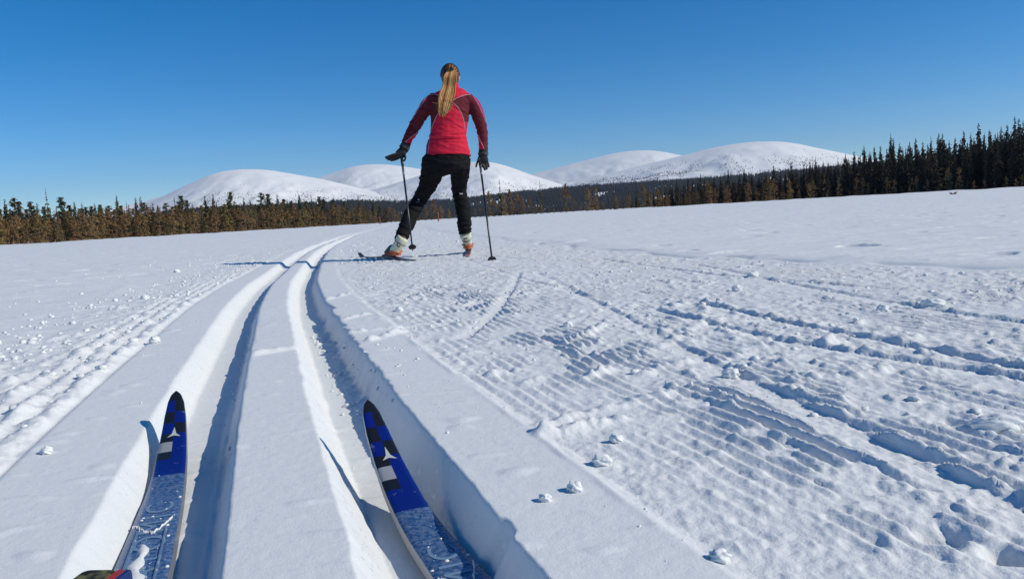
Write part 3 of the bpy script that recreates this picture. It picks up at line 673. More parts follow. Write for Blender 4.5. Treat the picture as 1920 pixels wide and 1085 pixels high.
def front_ski(tip, foot, zf, name, label, mirror, text):
    """tip: XY of the tip; foot: XY further back; zf: height of the groove floor"""
    tip = np.array(tip, float); foot = np.array(foot, float)
    d = foot - tip; d /= np.linalg.norm(d); side = np.array([-d[1], d[0]])
    if side[0] < 0: side = -side                                     # points right
    root = empty(name, (tip[0], tip[1], zf)); tag(root, label, 'ski', 'blue cross-country skis in the foreground')
    rise = TIPZ[name + str(mirror)] - zf
    L = 1.45; ss = np.concatenate([np.linspace(0, .02, 7), np.linspace(.025, .30, 56)[0:], np.linspace(.31, L, 90)])
    def cz(s_): return zf + .002 + rise * np.clip((.30 - s_) / .30, 0, 1) ** 2.1
    def wd(s_): return float(np.interp(s_, [0, .003, .008, .02, .05, .10, .15, .30, .47, 2], [.002, .009, .0150, .0215, .0275, .0325, .0365, .0430, .0490, .049]))
    def th(s_): return .004 + .007 * float(np.clip(s_ / .30, 0, 1))
    ts = np.array([-.5, -.47, -.32, -.16, .0, .08, .16, .32, .47, .5])
    P = lambda s_, t_, up=0.0: np.array([tip[0] + d[0] * s_ + side[0] * t_ * wd(s_), tip[1] + d[1] * s_ + side[1] * t_ * wd(s_), cz(s_) + th(s_) + up - .0012 * (abs(t_) * 2) ** 4])
    v = []; 
    for s_ in ss:
        for t_ in ts: v.append(P(s_, t_, .0012 if abs(t_) < .49 else 0))
    n = len(ts); f, mi = [], []
    rows = [.0, .020, .046, .071, .096, .117, .139, .158, .170, .9]
    def colr(s_, t_):
        k = sum(1 for q in rows if s_ >= q) - 1
        lft = t_ < .02
        if s_ > .41:
            return 4 if abs(t_) < .1 else 2
        if s_ > .205: return 2  # flat part: sky reflection put into a lighter blue, plus dust
        if k >= 8: return 1
        L_ = [0, 1, 0, 1, 0, 3, 0, 1][k]; R_ = [0, 0, 1, 0, 1, 1, 1, 1][k]
        return L_ if lft else R_
    for i in range(len(ss) - 1):
        for j in range(n - 1):
            a_ = i * n + j; f.append((a_, a_ + n, a_ + n + 1, a_ + 1)); mi.append(colr((ss[i] + ss[i + 1]) / 2, (ts[j] + ts[j + 1]) / 2))
    put(root, facemesh('top_sheet', v, f, SKIM, mi, smooth=True))
    v, f = [], []
    for s_ in ss:
        for (t_, lo) in ((-.5, 1), (-.53, 0), (.53, 0), (.5, 1)):
            q = P(s_, t_); q[2] = cz(s_) + (th(s_) - .0014 if lo else 0); v.append(q)
    for i in range(len(ss) - 1):
        for j in (0, 2):
            a_ = i * 4 + j; f.append((a_, a_ + 1, a_ + 5, a_ + 4))
    put(root, meshobj('sidewall', v, f, SIL))
    v, f = [], []
    for s_ in ss:
        for t_ in (-.53, .53):
            q = P(s_, t_); q[2] = cz(s_) - .0006; v.append(q)
    for i in range(len(ss) - 1): f.append((i * 2, i * 2 + 1, i * 2 + 3, i * 2 + 2))
    put(root, meshobj('base', v, f, BLK))
    # three-armed emblem
    s0 = .099; pts = []
    for k in range(3):
        a_ = math.pi / 2 + k * 2 * math.pi / 3
        pts.append((.0110 * math.cos(a_) * .9, .0175 * math.sin(a_) if k == 0 else .0130 * math.sin(a_)))
        a2 = a_ + math.pi / 3; pts.append((.0032 * math.cos(a2), .0032 * math.sin(a2)))
    def on(x_, y_, up=.0022):
        s_ = s0 - y_; w_ = wd(s_); return P(s_, (x_ + .001) / w_, up)
    v = [on(*q) for q in pts] + [on(0, 0)]; f = [(k, (k + 1) % 6, 6) for k in range(6)]
    put(root, meshobj('emblem', v, f, LOGO))
    # raised side ridges near the foot
    for t_ in (-.30, .28):
        v, f = [], []
        sr = np.linspace(.385, L - .02, 60)
        for s_ in sr:
            for dt, up in ((-.03, .0008), (-.015, .0028), (.015, .0028), (.03, .0008)): v.append(P(s_, t_ + dt, up))
        for i in range(59):
            for j in range(3): f.append((i * 4 + j, i * 4 + 4 + j, i * 4 + 5 + j, i * 4 + j + 1))
        put(root, meshobj('ridge', v, f, GRYB, smooth=True))
    # lettering across the shovel, as read from the tail
    cu = bpy.data.curves.new('lettering', 'FONT'); cu.body = text; cu.size = .046; cu.space_character = 1.15; cu.align_x = 'LEFT'
    to = bpy.data.objects.new('tmp', cu); col.objects.link(to)
    dg = bpy.context.evaluated_depsgraph_get(); dg.update()
    me = bpy.data.meshes.new_from_object(to.evaluated_get(dg)); bpy.data.objects.remove(to)
    for vv in me.vertices:
        q = P(.52 - vv.co.x * 1.15, -(vv.co.y - .016) / .049, .0017); vv.co = q
    me.materials.clear(); me.materials.append(LET)
    o = bpy.data.objects.new('lettering', me); col.objects.link(o); put(root, o)
    # snow clinging to the top sheet
    rn_ = np.random.default_rng(11 + mirror); n_ = 110
    S = rn_.choice([.46, .30, .56, .70, .80, .38], n_) + rn_.normal(0, .045, n_); S = np.clip(S, .19, 1.0); T = rn_.uniform(-.47, .47, n_)
    Rr_ = .0004 + .0017 * rn_.random(n_) ** 4
    bv, bf = I1; vv = np.stack([P(S[i], T[i], .0012) + bv * Rr_[i] * np.array([1.3, 1.3, .7]) for i in range(n_)])
    ff = bf[None] + (np.arange(n_) * len(bv))[:, None, None]
    o = meshobj('snow_dusting', vv.reshape(-1, 3), ff.reshape(-1, 3), SNOW, smooth=True); tag(o, kind='stuff'); put(root, o)
    # soft streak of snow between the ridges
    v, f = [], []
    for i, s_ in enumerate(np.linspace(.43, .70, 30)):
        w_ = .16 * (0.4 + .6 * min(1, (s_ - .42) / .1)) * (1 + .5 * math.sin(i * 1.7)); c_ = .04 * math.sin(i * .9) - .08
        for k, (dt, up) in enumerate(((-w_, .001), (-w_ * .5, .003), (0, .004), (w_ * .5, .003), (w_, .001))): v.append(P(s_, c_ + dt, up))
    for i in range(29):
        for k in range(4): f.append((i * 5 + k, i * 5 + 5 + k, i * 5 + 6 + k, i * 5 + k + 1))
    put(root, meshobj('snow_streak', v, f, SNOW, smooth=True))
    # wavy ridge of pushed-up snow across the ski
    v, f = [], []
    for i, t_ in enumerate(np.linspace(-.46, .40, 40)):
        s_ = .375 + .018 * math.cos(t_ * 6.5) - .02 * t_ + rn_.normal(0, .002); h_ = rn_.uniform(.0008, .0024); w_ = rn_.uniform(.0012, .0036)
        for k, (ds, up) in enumerate(((-w_, 0), (-w_ * .4, h_ * .9), (w_ * .4, h_), (w_, 0))): v.append(P(s_ + ds, t_, up + .0012))
    for i in range(39):
        for k in range(3): f.append((i * 4 + k, i * 4 + 4 + k, i * 4 + 5 + k, i * 4 + k + 1))
    put(root, meshobj('snow_ridge', v, f, SNOW, smooth=True))
    return root
TIPZ = {'ski0': .038, 'ski1': .041}
front_ski((-.504, 1.160), (-.352, .700), -.040, 'ski', 'left foreground blue ski with black and blue checked tip in the left groove', 0, 'ATOMIC')
front_ski((-.195, 1.013), (-.046, .640), -.050, 'ski', 'right foreground blue ski with checked tip, snow-dusted, in the right groove', 1, 'ATOMIC')

# dark mottled handle end in the bottom left corner
CAMO = noisemat('mottled_fabric', (0.012, 0.013, 0.012), (0.16, 0.155, 0.06), 90, rough=.75, lo=.42, hi=.6)
CRED = mat('red_edge', (0.42, 0.03, 0.03), .6); CBLU = mat('blue_edge', (0.01, 0.03, 0.14), .6)
pc = gp(166, 1091, .030); hroot = empty('pouch', tuple(pc)); tag(hroot, 'dark mottled pouch with a red and a blue edge in the bottom left corner', 'pouch')
def rbox(w, dpt, hgt, x0, r=.008, seg=5):
    vs, fs = [], []
    ring = []
    for (cx, cy, a0) in ((w / 2 - r, dpt / 2 - r, 0), (-w / 2 + r, dpt / 2 - r, 90), (-w / 2 + r, -dpt / 2 + r, 180), (w / 2 - r, -dpt / 2 + r, 270)):
        for k in range(seg + 1):
            a_ = math.radians(a0 + 90 * k / seg); ring.append((cx + r * math.cos(a_), cy + r * math.sin(a_)))
    lev = [(-hgt, 1), (-.004, 1), (-.001, .97), (0, .90)]
    n = len(ring)
    for z_, s_ in lev:
        for x_, y_ in ring: vs.append((x0 + x_ * s_, y_ * s_, z_))
    for i in range(len(lev) - 1):
        for k in range(n): fs.append((i * n + k, i * n + (k + 1) % n, (i + 1) * n + (k + 1) % n, (i + 1) * n + k))
    fs.append(tuple(range((len(lev) - 1) * n, len(lev) * n)))
    return vs, fs
for nm, w_, x_, mt_, r_ in (('fabric', .0300, -.0045, CAMO, .006), ('red_trim', .0075, .0140, CRED, .002), ('blue_trim', .0045, .0200, CBLU, .002)):
    v, f = rbox(w_ * .9, .045, .02, x_ * .9, r_); meshobj(nm, v, f, mt_, hroot, smooth=False)
hroot.rotation_euler = (0, 0, math.radians(-6))

# ============================================================ the skier
YS = 6.9
J = lambda x, y, dy=0.0: Vector(at(x, y, YS + dy))
PXM = FP / YS                                        # pixels per metre at the skier
def ringtube(pts, rads, sides=20, ref=Vector((0, 1, 0)), cap=True):
    vs, fs = [], []; n = len(pts)
    for i, p in enumerate(pts):
        t = (pts[min(i + 1, n - 1)] - pts[max(i - 1, 0)]).normalized()
        s = t.cross(ref).normalized(); dv = s.cross(t).normalized()
        rx, ry = rads[i] if isinstance(rads[i], tuple) else (rads[i], rads[i])
        for k in range(sides):
            a_ = 2 * math.pi * k / sides; vs.append(p + s * math.cos(a_) * rx + dv * math.sin(a_) * ry)
    for i in range(n - 1):
        for k in range(sides): fs.append((i * sides + k, i * sides + (k + 1) % sides, (i + 1) * sides + (k + 1) % sides, (i + 1) * sides + k))
    if cap: fs.append(tuple(range(sides))[::-1]); fs.append(tuple(range((n - 1) * sides, n * sides)))
    return vs, fs
def ball(c, r, sub=3):
    import bmesh
    bm = bmesh.new(); bmesh.ops.create_icosphere(bm, subdivisions=sub, radius=1)
    vs = [Vector((c[0] + q.co.x * r[0], c[1] + q.co.y * r[1], c[2] + q.co.z * r[2])) for q in bm.verts]; fs = [tuple(w.index for w in q.verts) for q in bm.faces]; bm.free(); return vs, fs
def smooth_pts(pts, rads, n=4):
    """Catmull-Rom refine of a limb"""
    P, Q = [], []
    for i in range(len(pts) - 1):
        p0, p1, p2, p3 = pts[max(i - 1, 0)], pts[i], pts[i + 1], pts[min(i + 2, len(pts) - 1)]
        r0, r1 = rads[i], rads[i + 1]
        for k in range(n):
            t = k / n
            P.append(.5 * ((2 * p1) + (p2 - p0) * t + (2 * p0 - 5 * p1 + 4 * p2 - p3) * t * t + (3 * p1 - p0 - 3 * p2 + p3) * t ** 3))
            Q.append(tuple(a_ * (1 - t) + b_ * t for a_, b_ in zip(r0, r1)) if isinstance(r0, tuple) else r0 * (1 - t) + r1 * t)
    P.append(pts[-1]); Q.append(rads[-1]); return P, Q
def fuse(name, parts, voxel, smooth_it, mats, shrink=0.0):
    vs, fs, off = [], [], 0
    for v, f in parts:
        vs += [tuple(q) for q in v]; fs += [tuple(i + off for i in g) for g in f]; off = len(vs)
    me = bpy.data.meshes.new('t'); me.from_pydata(vs, [], fs)
    o = bpy.data.objects.new('t', me); col.objects.link(o)
    m1 = o.modifiers.new('r', 'REMESH'); m1.mode = 'VOXEL'; m1.voxel_size = voxel
    m2 = o.modifiers.new('s', 'SMOOTH'); m2.factor = .5; m2.iterations = smooth_it
    dg = bpy.context.evaluated_depsgraph_get(); dg.update()
    r = bpy.data.meshes.new_from_object(o.evaluated_get(dg)); bpy.data.objects.remove(o); bpy.data.meshes.remove(me)
    r.name = name
    r.materials.clear()
    for q in mats: r.materials.append(q)
    r.polygons.foreach_set('use_smooth', [True] * len(r.polygons))
    ob = bpy.data.objects.new(name, r); col.objects.link(ob); return ob
px = lambda v: v / PXM
base = gp(835, 476); person = empty('person', tuple(base))
tag(person, 'woman skiing away in a red and maroon jacket and black trousers, long blonde ponytail', 'person')

def limb(spec, n=4, squash=1.0, grow=0.0):
    pts = [J(a_, b_, c_) for a_, b_, c_, r_ in spec]; rads = [(px(r_) + grow, (px(r_) + grow) * squash) for a_, b_, c_, r_ in spec]
    return ringtube(*smooth_pts(pts, rads, n))
def trunk(spec, n=4, grow=0.0):
    pts = [J((l + r) / 2, y, dy) for y, l, r, dy, dep in spec]; rads = [(px((r - l) / 2) + grow, dep + grow) for y, l, r, dy, dep in spec]
    return ringtube(*smooth_pts(pts, rads, n))
TOR = [(168, 833, 859, .10, .062), (174, 824, 868, .09, .075), (180, 813, 880, .07, .092), (190, 808, 883, .05, .108), (205, 807, 881, .04, .118), (222, 807, 878, .03, .118), (240, 808, 875, .02, .112), (256, 806, 875, .0, .112), (275, 800, 879, -.01, .125), (294, 797, 883, -.02, .135)]
ARL = [(811, 187, .06, 12.5), (801, 199, .05, 13), (790, 217, .05, 12.2), (777, 238, .05, 11.2), (768, 255, .02, 9.8), (761, 269, .0, 8.6)]
ARR = [(878, 188, .06, 12.5), (890, 200, .06, 12.8), (897, 220, .05, 12.2), (903, 240, .04, 10.8), (906, 262, .01, 9.2), (906, 283, -.02, 8.6)]
LGL = [(814, 300, -.02, 24), (808, 331, .02, 20.2), (797, 357, .06, 15.8), (786, 376, .08, 13.6), (774, 398, .0, 14.6), (765, 416, -.07, 14.0), (757, 434, -.15, 12.6), (752, 449, -.22, 12.6)]
LGR = [(860, 300, -.02, 23.5), (862, 325, .02, 18.5), (861, 348, .07, 15), (862, 366, .09, 14), (867, 386, .04, 14.2), (870, 405, .0, 14), (871, 424, -.02, 13), (873, 437, -.02, 13)]
PEL = [(286, 802, 878, -.01, .112), (296, 800, 880, -.02, .125), (306, 793, 882, -.025, .135), (316, 790, 882, -.02, .128), (324, 800, 876, -.01, .10)]
# ---- jacket
REDJ = mat('jacket_red', (0.60, 0.016, 0.045), .75, spec=.2); MAR = mat('jacket_maroon', (0.115, 0.014, 0.022), .8, spec=.2)
PUR_SHADE = mat('jacket_purple_shade', (0.10, 0.022, 0.12), .8, spec=.2); PNK = mat('jacket_magenta', (0.36, 0.016, 0.10), .8, spec=.2)  # purple carries the blue shade of the left flank; also breaks the sleeve stripe
SEAM = mat('jacket_seam', (0.42, 0.27, 0.30), .6)
def cloth_bump(m, sc_, st):
    t = m.node_tree; N = t.nodes; b = N['Principled BSDF']; tc = N.new('ShaderNodeTexCoord'); prev = None
    for s2, d2 in ((sc_, .012), (600, .0006)):
        n = N.new('ShaderNodeTexNoise'); n.inputs['Scale'].default_value = s2; n.inputs['Detail'].default_value = 3; bp = N.new('ShaderNodeBump'); bp.inputs['Strength'].default_value = st; bp.inputs['Distance'].default_value = d2
        t.links.new(tc.outputs['Object'], n.inputs['Vector']); t.links.new(n.outputs['Fac'], bp.inputs['Height'])
        if prev: t.links.new(prev.outputs[0], bp.inputs['Normal'])
        prev = bp
    t.links.new(prev.outputs[0], b.inputs['Normal'])
for q in (REDJ, MAR, PUR_SHADE, PNK): cloth_bump(q, 18, .35)
jk = fuse('jacket', [trunk(TOR), ball(J(813, 186, .055), (.058, .062, .052)), ball(J(877, 187, .055), (.056, .062, .052)), limb(ARL), limb(ARR), ringtube([J(845, 172, .10), J(846, 162, .10)], [(.060, .062), (.054, .056)])], .0065, 6, [REDJ, MAR, PUR_SHADE, PNK])
def wrinkle(ob, folds, seed, amp=.003):
    me = ob.data; n = len(me.vertices); co = np.empty(n * 3); me.vertices.foreach_get('co', co); co = co.reshape(-1, 3)
    no = np.array([v.normal[:] for v in me.vertices]); q = co - CP; z = q @ F; u = W / 2 + FP * (q @ RV) / z; v = H / 2 - FP * (q @ UV) / z
    d = amp * fbm(co[:, 0] * 9 + co[:, 1] * 3, co[:, 2] * 26 + co[:, 0] * 8, 3, seed)
    for (uc, vc, us, vs_, sl, a_) in folds:
        dv = v - vc - sl * (u - uc)
        d = d + a_ * np.exp(-((u - uc) / us) ** 2) * (np.exp(-(dv / vs_) ** 2) - .8 * np.exp(-((dv - vs_ * 2) / vs_) ** 2))
    co = co + no * d[:, None]; me.vertices.foreach_set('co', co.ravel()); me.update()
    return u, v, no
uj, vj, nj = wrinkle(jk, [(835, 256, 30, 2.2, .05, .012), (850, 250, 25, 1.8, -.08, .008), (820, 282, 12, 2, .2, .004), (780, 236, 12, 2, .6, .008), (785, 243, 12, 2, .5, .006), (899, 238, 10, 2, -.3, .008), (901, 247, 10, 2, -.3, .006), (905, 262, 10, 2, -.2, .005), (770, 255, 10, 2, .4, .005), (865, 205, 12, 2, .6, .006), (848, 264, 22, 1.8, .04, .006), (838, 246, 20, 2.2, -.12, .005), (862, 236, 10, 2, .5, .005), (793, 222, 10, 2, .5, .006)], 3, .0050)
yoke_x = [790, 805, 814, 828, 840, 845, 858, 870, 882, 900]; yoke_y = [181, 176, 176, 180, 187, 190, 183, 178.5, 177, 180]
lowR_y = [188, 190, 200, 210, 220, 228, 243, 262, 294]; lowR_x = [843, 845, 858, 864, 868, 870, 871, 873, 879]
lowL_y = [188, 190, 205, 222, 235, 250, 270, 294]; lowL_x = [843, 842, 826, 816, 811, 808, 804, 801]
def panel(u, v, nx):
    # sleeves
    Lsl = u < np.interp(v, [170, 180, 218, 300], [806, 808, 803, 790]); Rsl = u > np.interp(v, [170, 180, 218, 300], [884, 883, 882, 890])
    if Lsl:
        out = np.interp(v, [176, 197, 227, 248, 267], [805, 784, 769, 760, 752]) 
        if v < 228 and u < out + np.interp(v, [176, 190, 200, 228], [0, 6, 4, 2]): return 3 if (int(v / 7) % 3) else 2
        if v > 246 and u > np.interp(v, [246, 268], [784, 757]): return 0
        return 1
    if Rsl:
        out = np.interp(v, [177, 197, 222, 250, 282], [886, 902, 910, 915, 914])
        if v < 232 and u > out - np.interp(v, [177, 190, 210, 232], [1, 5, 4, 0]): return 3
        if v > 252 and u < np.interp(v, [252, 283], [897, 910]): return 0
        return 1
    if v < np.interp(u, yoke_x, yoke_y): return 0
    xr, xl = np.interp(v, lowR_y, lowR_x), np.interp(v, lowL_y, lowL_x)
    if v < 229 and (u > xr or u < xl): return 1
    if u < xl: return 2  # left edge: blue shade painted as a purple strip
    return 0
mi = []
for p_ in jk.data.polygons:
    vi = list(p_.vertices); mi.append(panel(float(np.mean(uj[vi])), float(np.mean(vj[vi])), p_.normal.y) if p_.normal.y < .55 else 0)
jk.data.polygons.foreach_set('material_index', mi)
jk.parent = person; jk.matrix_parent_inverse = Matrix.Translation(person.location).inverted()
def bvh(o):
    me = o.data; return BVHTree.FromPolygons([v.co[:] for v in me.vertices], [tuple(p.vertices) for p in me.polygons])
def seam(tree_, pts, parent, name='seam', r=.0028, m_=None, lift=.001, n=8):
    P = []
    xs = [q[0] for q in pts]; ys = [q[1] for q in pts]; L = np.concatenate([[0], np.cumsum(np.hypot(np.diff(xs), np.diff(ys)))])
    for t in np.linspace(0, L[-1], max(6, int(L[-1] / 1.6))):
        x_, y_ = np.interp(t, L, xs), np.interp(t, L, ys); d = Vector(ray(x_, y_)).normalized()
        h_, nn, _, _ = tree_.ray_cast(Vector(CP), d)
        if h_ is not None and h_.y < 7.6: P.append(h_ + nn * lift)
    if len(P) < 3: return
    v, f = ringtube(P, [(r, r * .6)] * len(P), 6, Vector((0, 1, 0.01)))
    put(parent, meshobj(name, v, f, m_ or SEAM, smooth=True))
jb = bvh(jk)
bpy.context.view_layer.update()
class _R: pass
def seamj(pts, **k): 
    before = set(col.objects); seam(jb, pts, person, **k)
    for o in set(col.objects) - before:
        o.parent = jk; o.matrix_parent_inverse = Matrix.Identity(4)
seamj([(807, 178), (814, 176.5), (826, 180), (838, 187), (845, 190.5), (858, 183.5), (870, 179), (882, 177.5)])
seamj([(844, 190), (852, 195), (858, 201), (864, 210), (868, 220), (870, 228), (871, 243)])
seamj([(843, 191), (826, 205), (817, 221), (811, 235), (807.5, 250), (804.5, 270), (802, 293)])
seamj([(874, 252), (876, 265), (879, 280), (881, 292)], r=.002)
seamj([(807, 177), (799, 183), (793, 192), (786, 203), (780, 212), (772, 225)], r=.0025)
seamj([(887, 180), (894, 190), (900, 202), (906, 216), (911, 230)], r=.0025)
seamj([(784, 247), (772, 256), (759, 267)]); seamj([(897, 253), (901, 265), (909, 282)])
HEM = mat('jacket_hem', (0.50, 0.10, 0.16), .7)
seamj([(797.5, 293), (815, 292.2), (840, 291.6), (865, 292.2), (882, 293)], name='hem', r=.004, m_=HEM)
seamj([(754, 266), (760, 268), (768, 271)], name='cuff', r=.004); seamj([(898.5, 281), (906, 282), (913.5, 282)], name='cuff', r=.004)
# collar
v, f = ringtube([J(846, 173, .10), J(846, 166, .10), J(846, 160, .11)], [(.070, .074), (.062, .066), (.060, .063)], 28, cap=False)
c_ = meshobj('collar', v, f, REDJ, smooth=True); c_.parent = jk
so = c_.modifiers.new('s', 'SOLIDIFY'); so.thickness = .006
# ---- trousers
TRO = mat('trousers_black', (0.007, 0.007, 0.008), .8, spec=.15); cloth_bump(TRO, 22, .25)
tr = fuse('trousers', [trunk(PEL), limb(LGL), limb(LGR)], .0065, 6, [TRO])
wrinkle(tr, [(800, 330, 20, 2.2, -.3, .010), (805, 345, 18, 2, -.3, .008), (786, 378, 18, 2, .3, .010), (780, 392, 14, 2, .4, .008), (760, 425, 14, 2, .4, .010), (755, 440, 14, 2, .4, .012), (748, 434, 10, 1.6, .5, .012), (862, 330, 16, 2, .2, .008), (861, 371, 16, 2, .1, .011), (866, 384, 14, 2, -.1, .007), (872, 420, 14, 2, .1, .010), (873, 430, 14, 1.8, -.1, .012), (838, 306, 22, 2, 0, .006)], 9, .006)
put(person, tr)
WHT = mat('reflective_print', (0.33, 0.33, 0.34), .5)
tb = bvh(tr)
def sticker(tree_, pts, name, parent, m_, lift=.0022):
    P = []
    for x_, y_ in pts:
        h_, nn, _, _ = tree_.ray_cast(Vector(CP), Vector(ray(x_, y_)).normalized())
        if h_ is None: return
        P.append(h_ + Vector((0, -1, 0)) * lift)
    c_ = sum(P, Vector()) / len(P); P.append(c_); n = len(P) - 1
    o = meshobj(name, P, [(k, (k + 1) % n, n) for k in range(n)], m_); o.parent = parent
sticker(tb, [(784, 372.5), (786.5, 374), (787, 379), (780.5, 379.2), (782.5, 375.5)], 'print', tr, WHT)
sticker(tb, [(861, 362), (868, 362), (868, 364.6), (862.5, 364.6)], 'print', tr, WHT)
sticker(tb, [(881.5, 398), (882.5, 398), (882.5, 404), (881.5, 404)], 'print', tr, WHT)
# ---- body under the clothes, with head and neck
SKIN = mat('skin', (0.55, 0.33, 0.24), .55); EYE = mat('eye', (0.03, 0.03, 0.03), .2); LIP = mat('lips', (0.45, 0.15, 0.13), .5)
hc = J(844.5, 147, .13)
body = fuse('body', [trunk([(y, l + 4, r - 4, dy, dp - .018) for y, l, r, dy, dp in TOR + PEL[2:]], grow=-.004),
                     limb([(a_, b_, c2, r_ - 2.5) for a_, b_, c2, r_ in ARL]), limb([(a_, b_, c2, r_ - 2.5) for a_, b_, c2, r_ in ARR]),
                     limb([(a_, b_, c2, r_ - 3) for a_, b_, c2, r_ in LGL]), limb([(a_, b_, c2, r_ - 3) for a_, b_, c2, r_ in LGR]),
                     ringtube([J(846, 178, .08), J(845, 160, .11), J(845, 150, .12)], [(.056, .056), (.048, .052), (.05, .055)]),
                     ball(hc + Vector((0, 0, .022)), (.070, .088, .088)), ball(hc + Vector((0, .030, -.042)), (.052, .060, .062)),
                     ball(hc + Vector((0, .098, -.010)), (.011, .018, .019)), ball(hc + Vector((0, .083, -.085)), (.020, .014, .014)),
                     ball(hc + Vector((.072, .006, -.005)), (.008, .018, .027)), ball(hc + Vector((-.072, .006, -.005)), (.008, .018, .027))], .0065, 3, [SKIN])
put(person, body)
for sx in (-1, 1):
    v, f = ball(hc + Vector((sx * .030, .086, .012)), (.013, .007, .008), 2); o = meshobj('eye', v, f, EYE, smooth=True); o.parent = body
v, f = ball(hc + Vector((0, .091, -.045)), (.022, .007, .006), 2); o = meshobj('mouth', v, f, LIP, smooth=True); o.parent = body
# ---- hair
def hairmat(name, c1, c2):
    m = noisemat(name, c1, c2, 30, rough=.5, spec=.25, lo=.3, hi=.7); return m
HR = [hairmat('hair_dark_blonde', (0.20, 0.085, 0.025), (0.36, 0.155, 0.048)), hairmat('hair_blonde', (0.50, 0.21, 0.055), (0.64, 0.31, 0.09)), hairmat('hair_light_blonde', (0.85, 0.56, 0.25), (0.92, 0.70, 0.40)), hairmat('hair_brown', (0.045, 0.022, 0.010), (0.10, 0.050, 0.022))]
v, f = ball(Vector((0, 0, 0)), (1, 1, 1), 5)
vs = []
for q in v:
    a_ = math.atan2(q.x, q.z); g = 1 + .014 * math.sin(a_ * 40 + q.y * 3) + .01 * math.sin(a_ * 23)
    s_ = Vector((q.x * .079 * g, q.y * .097, q.z * .101 * g))
    if q.y > .2: s_ = Vector((s_.x, s_.y * .97, s_.z)) 
    vs.append(hc + Vector((0, -.004, .020)) + s_)
keep = [g for g in f if not (sum(v[i].y for i in g) / 3 > .45 and sum(v[i].z for i in g) / 3 < .62) and not (sum(v[i].z for i in g) / 3 < -.62)]
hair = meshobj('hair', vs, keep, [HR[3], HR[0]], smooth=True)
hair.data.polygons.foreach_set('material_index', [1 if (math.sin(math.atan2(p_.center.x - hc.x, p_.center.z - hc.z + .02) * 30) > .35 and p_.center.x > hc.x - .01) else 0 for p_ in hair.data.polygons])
put(person, hair)
# ponytail: many strands from a high tie
vs, fs, mi = [], [], []
rn = random.Random(12)
tie = J(847, 131, .030)
for k in range(420):
    a_ = rn.gauss(0, .6); b_ = rn.uniform(-1, 1)
    endx = 829 + a_ * 9 + (4 if rn.random() < .3 else 0); endy = 222 - abs(a_) * 16 - rn.random() * 9
    if rn.random() < .12: endy -= 22
    spread = rn.uniform(-1, 1)
    mids = [(847 + spread * 7.5, 130 + abs(spread) * 2, .035), (844 + spread * 12.5, 144, -.005 + b_ * .010), (842 + spread * 12.5, 160, -.005 + b_ * .014), (838.5 + spread * 15, 176, -.055 + b_ * .016), (834.5 + spread * 13, 193, -.100 + b_ * .014), (831.5 + spread * 10 + a_ * 2, 208, -.115 + b_ * .012), (endx + spread * 4, endy, -.118 + b_ * .01)]
    if endy < 208: mids = mids[:5] + [(endx + spread * 8 + 3, endy, -.105)]
    pts = [J(*q) for q in mids]; r_ = rn.choice([.0008, .0012, .0016, .0026])
    P, Q = smooth_pts(pts, [r_] * len(pts), 5); Q = [q * (1 if i < len(Q) * .7 else 1 - .8 * (i - len(Q) * .7) / (len(Q) * .3)) for i, q in enumerate(Q)]
    v, f = ringtube(P, Q, 4, Vector((0, 1, .02)), cap=False); o_ = len(vs); vs += v; fs += [tuple(i + o_ for i in g) for g in f]
    pm = rn.random(); light = .14 if -.1 < spread < .8 else .05
    m_i = 2 if pm < light else 1 if pm < .66 else 0 if pm < .93 else 3
    mi += [m_i] * len(f)
pony = facemesh('ponytail', vs, fs, HR, mi, smooth=True); pony.parent = hair
v, f = ringtube([J(847, 127, .02), J(847, 131, .02)], [(.019, .014), (.019, .014)], 12); o = meshobj('hair_tie', v, f, BLK, smooth=True); o.parent = hair
# dark headband across the crown
v, f = [], []
for i in range(41):
    a_ = math.pi * (i / 40) - math.pi / 2 + 0; 
    for w_ in (-.5, 0, .5):
        q = Vector((math.sin(a_) * .0815, .012 + w_ * .055, math.cos(a_) * .104)); v.append(hc + Vector((0, 0, .018)) + q)
for i in range(40):
    for k in range(2): f.append((i * 3 + k, i * 3 + 3 + k, i * 3 + 4 + k, i * 3 + k + 1))
hb = meshobj('headband', v, f, mat('headband_dark', (0.03, 0.028, 0.035), .8), smooth=True); so = hb.modifiers.new('s', 'SOLIDIFY'); so.thickness = .004; so.offset = 1; put(person, hb)
# pale frame end of sunglasses at the right temple
v, f = ringtube([hc + Vector((.079, -.030, -.002)), hc + Vector((.080, .02, .008)), hc + Vector((.074, .08, .012))], [(.004, .007)] * 3, 8)
put(person, meshobj('sunglasses', v, f, mat('glasses_frame_white', (.75, .75, .72), .4)))
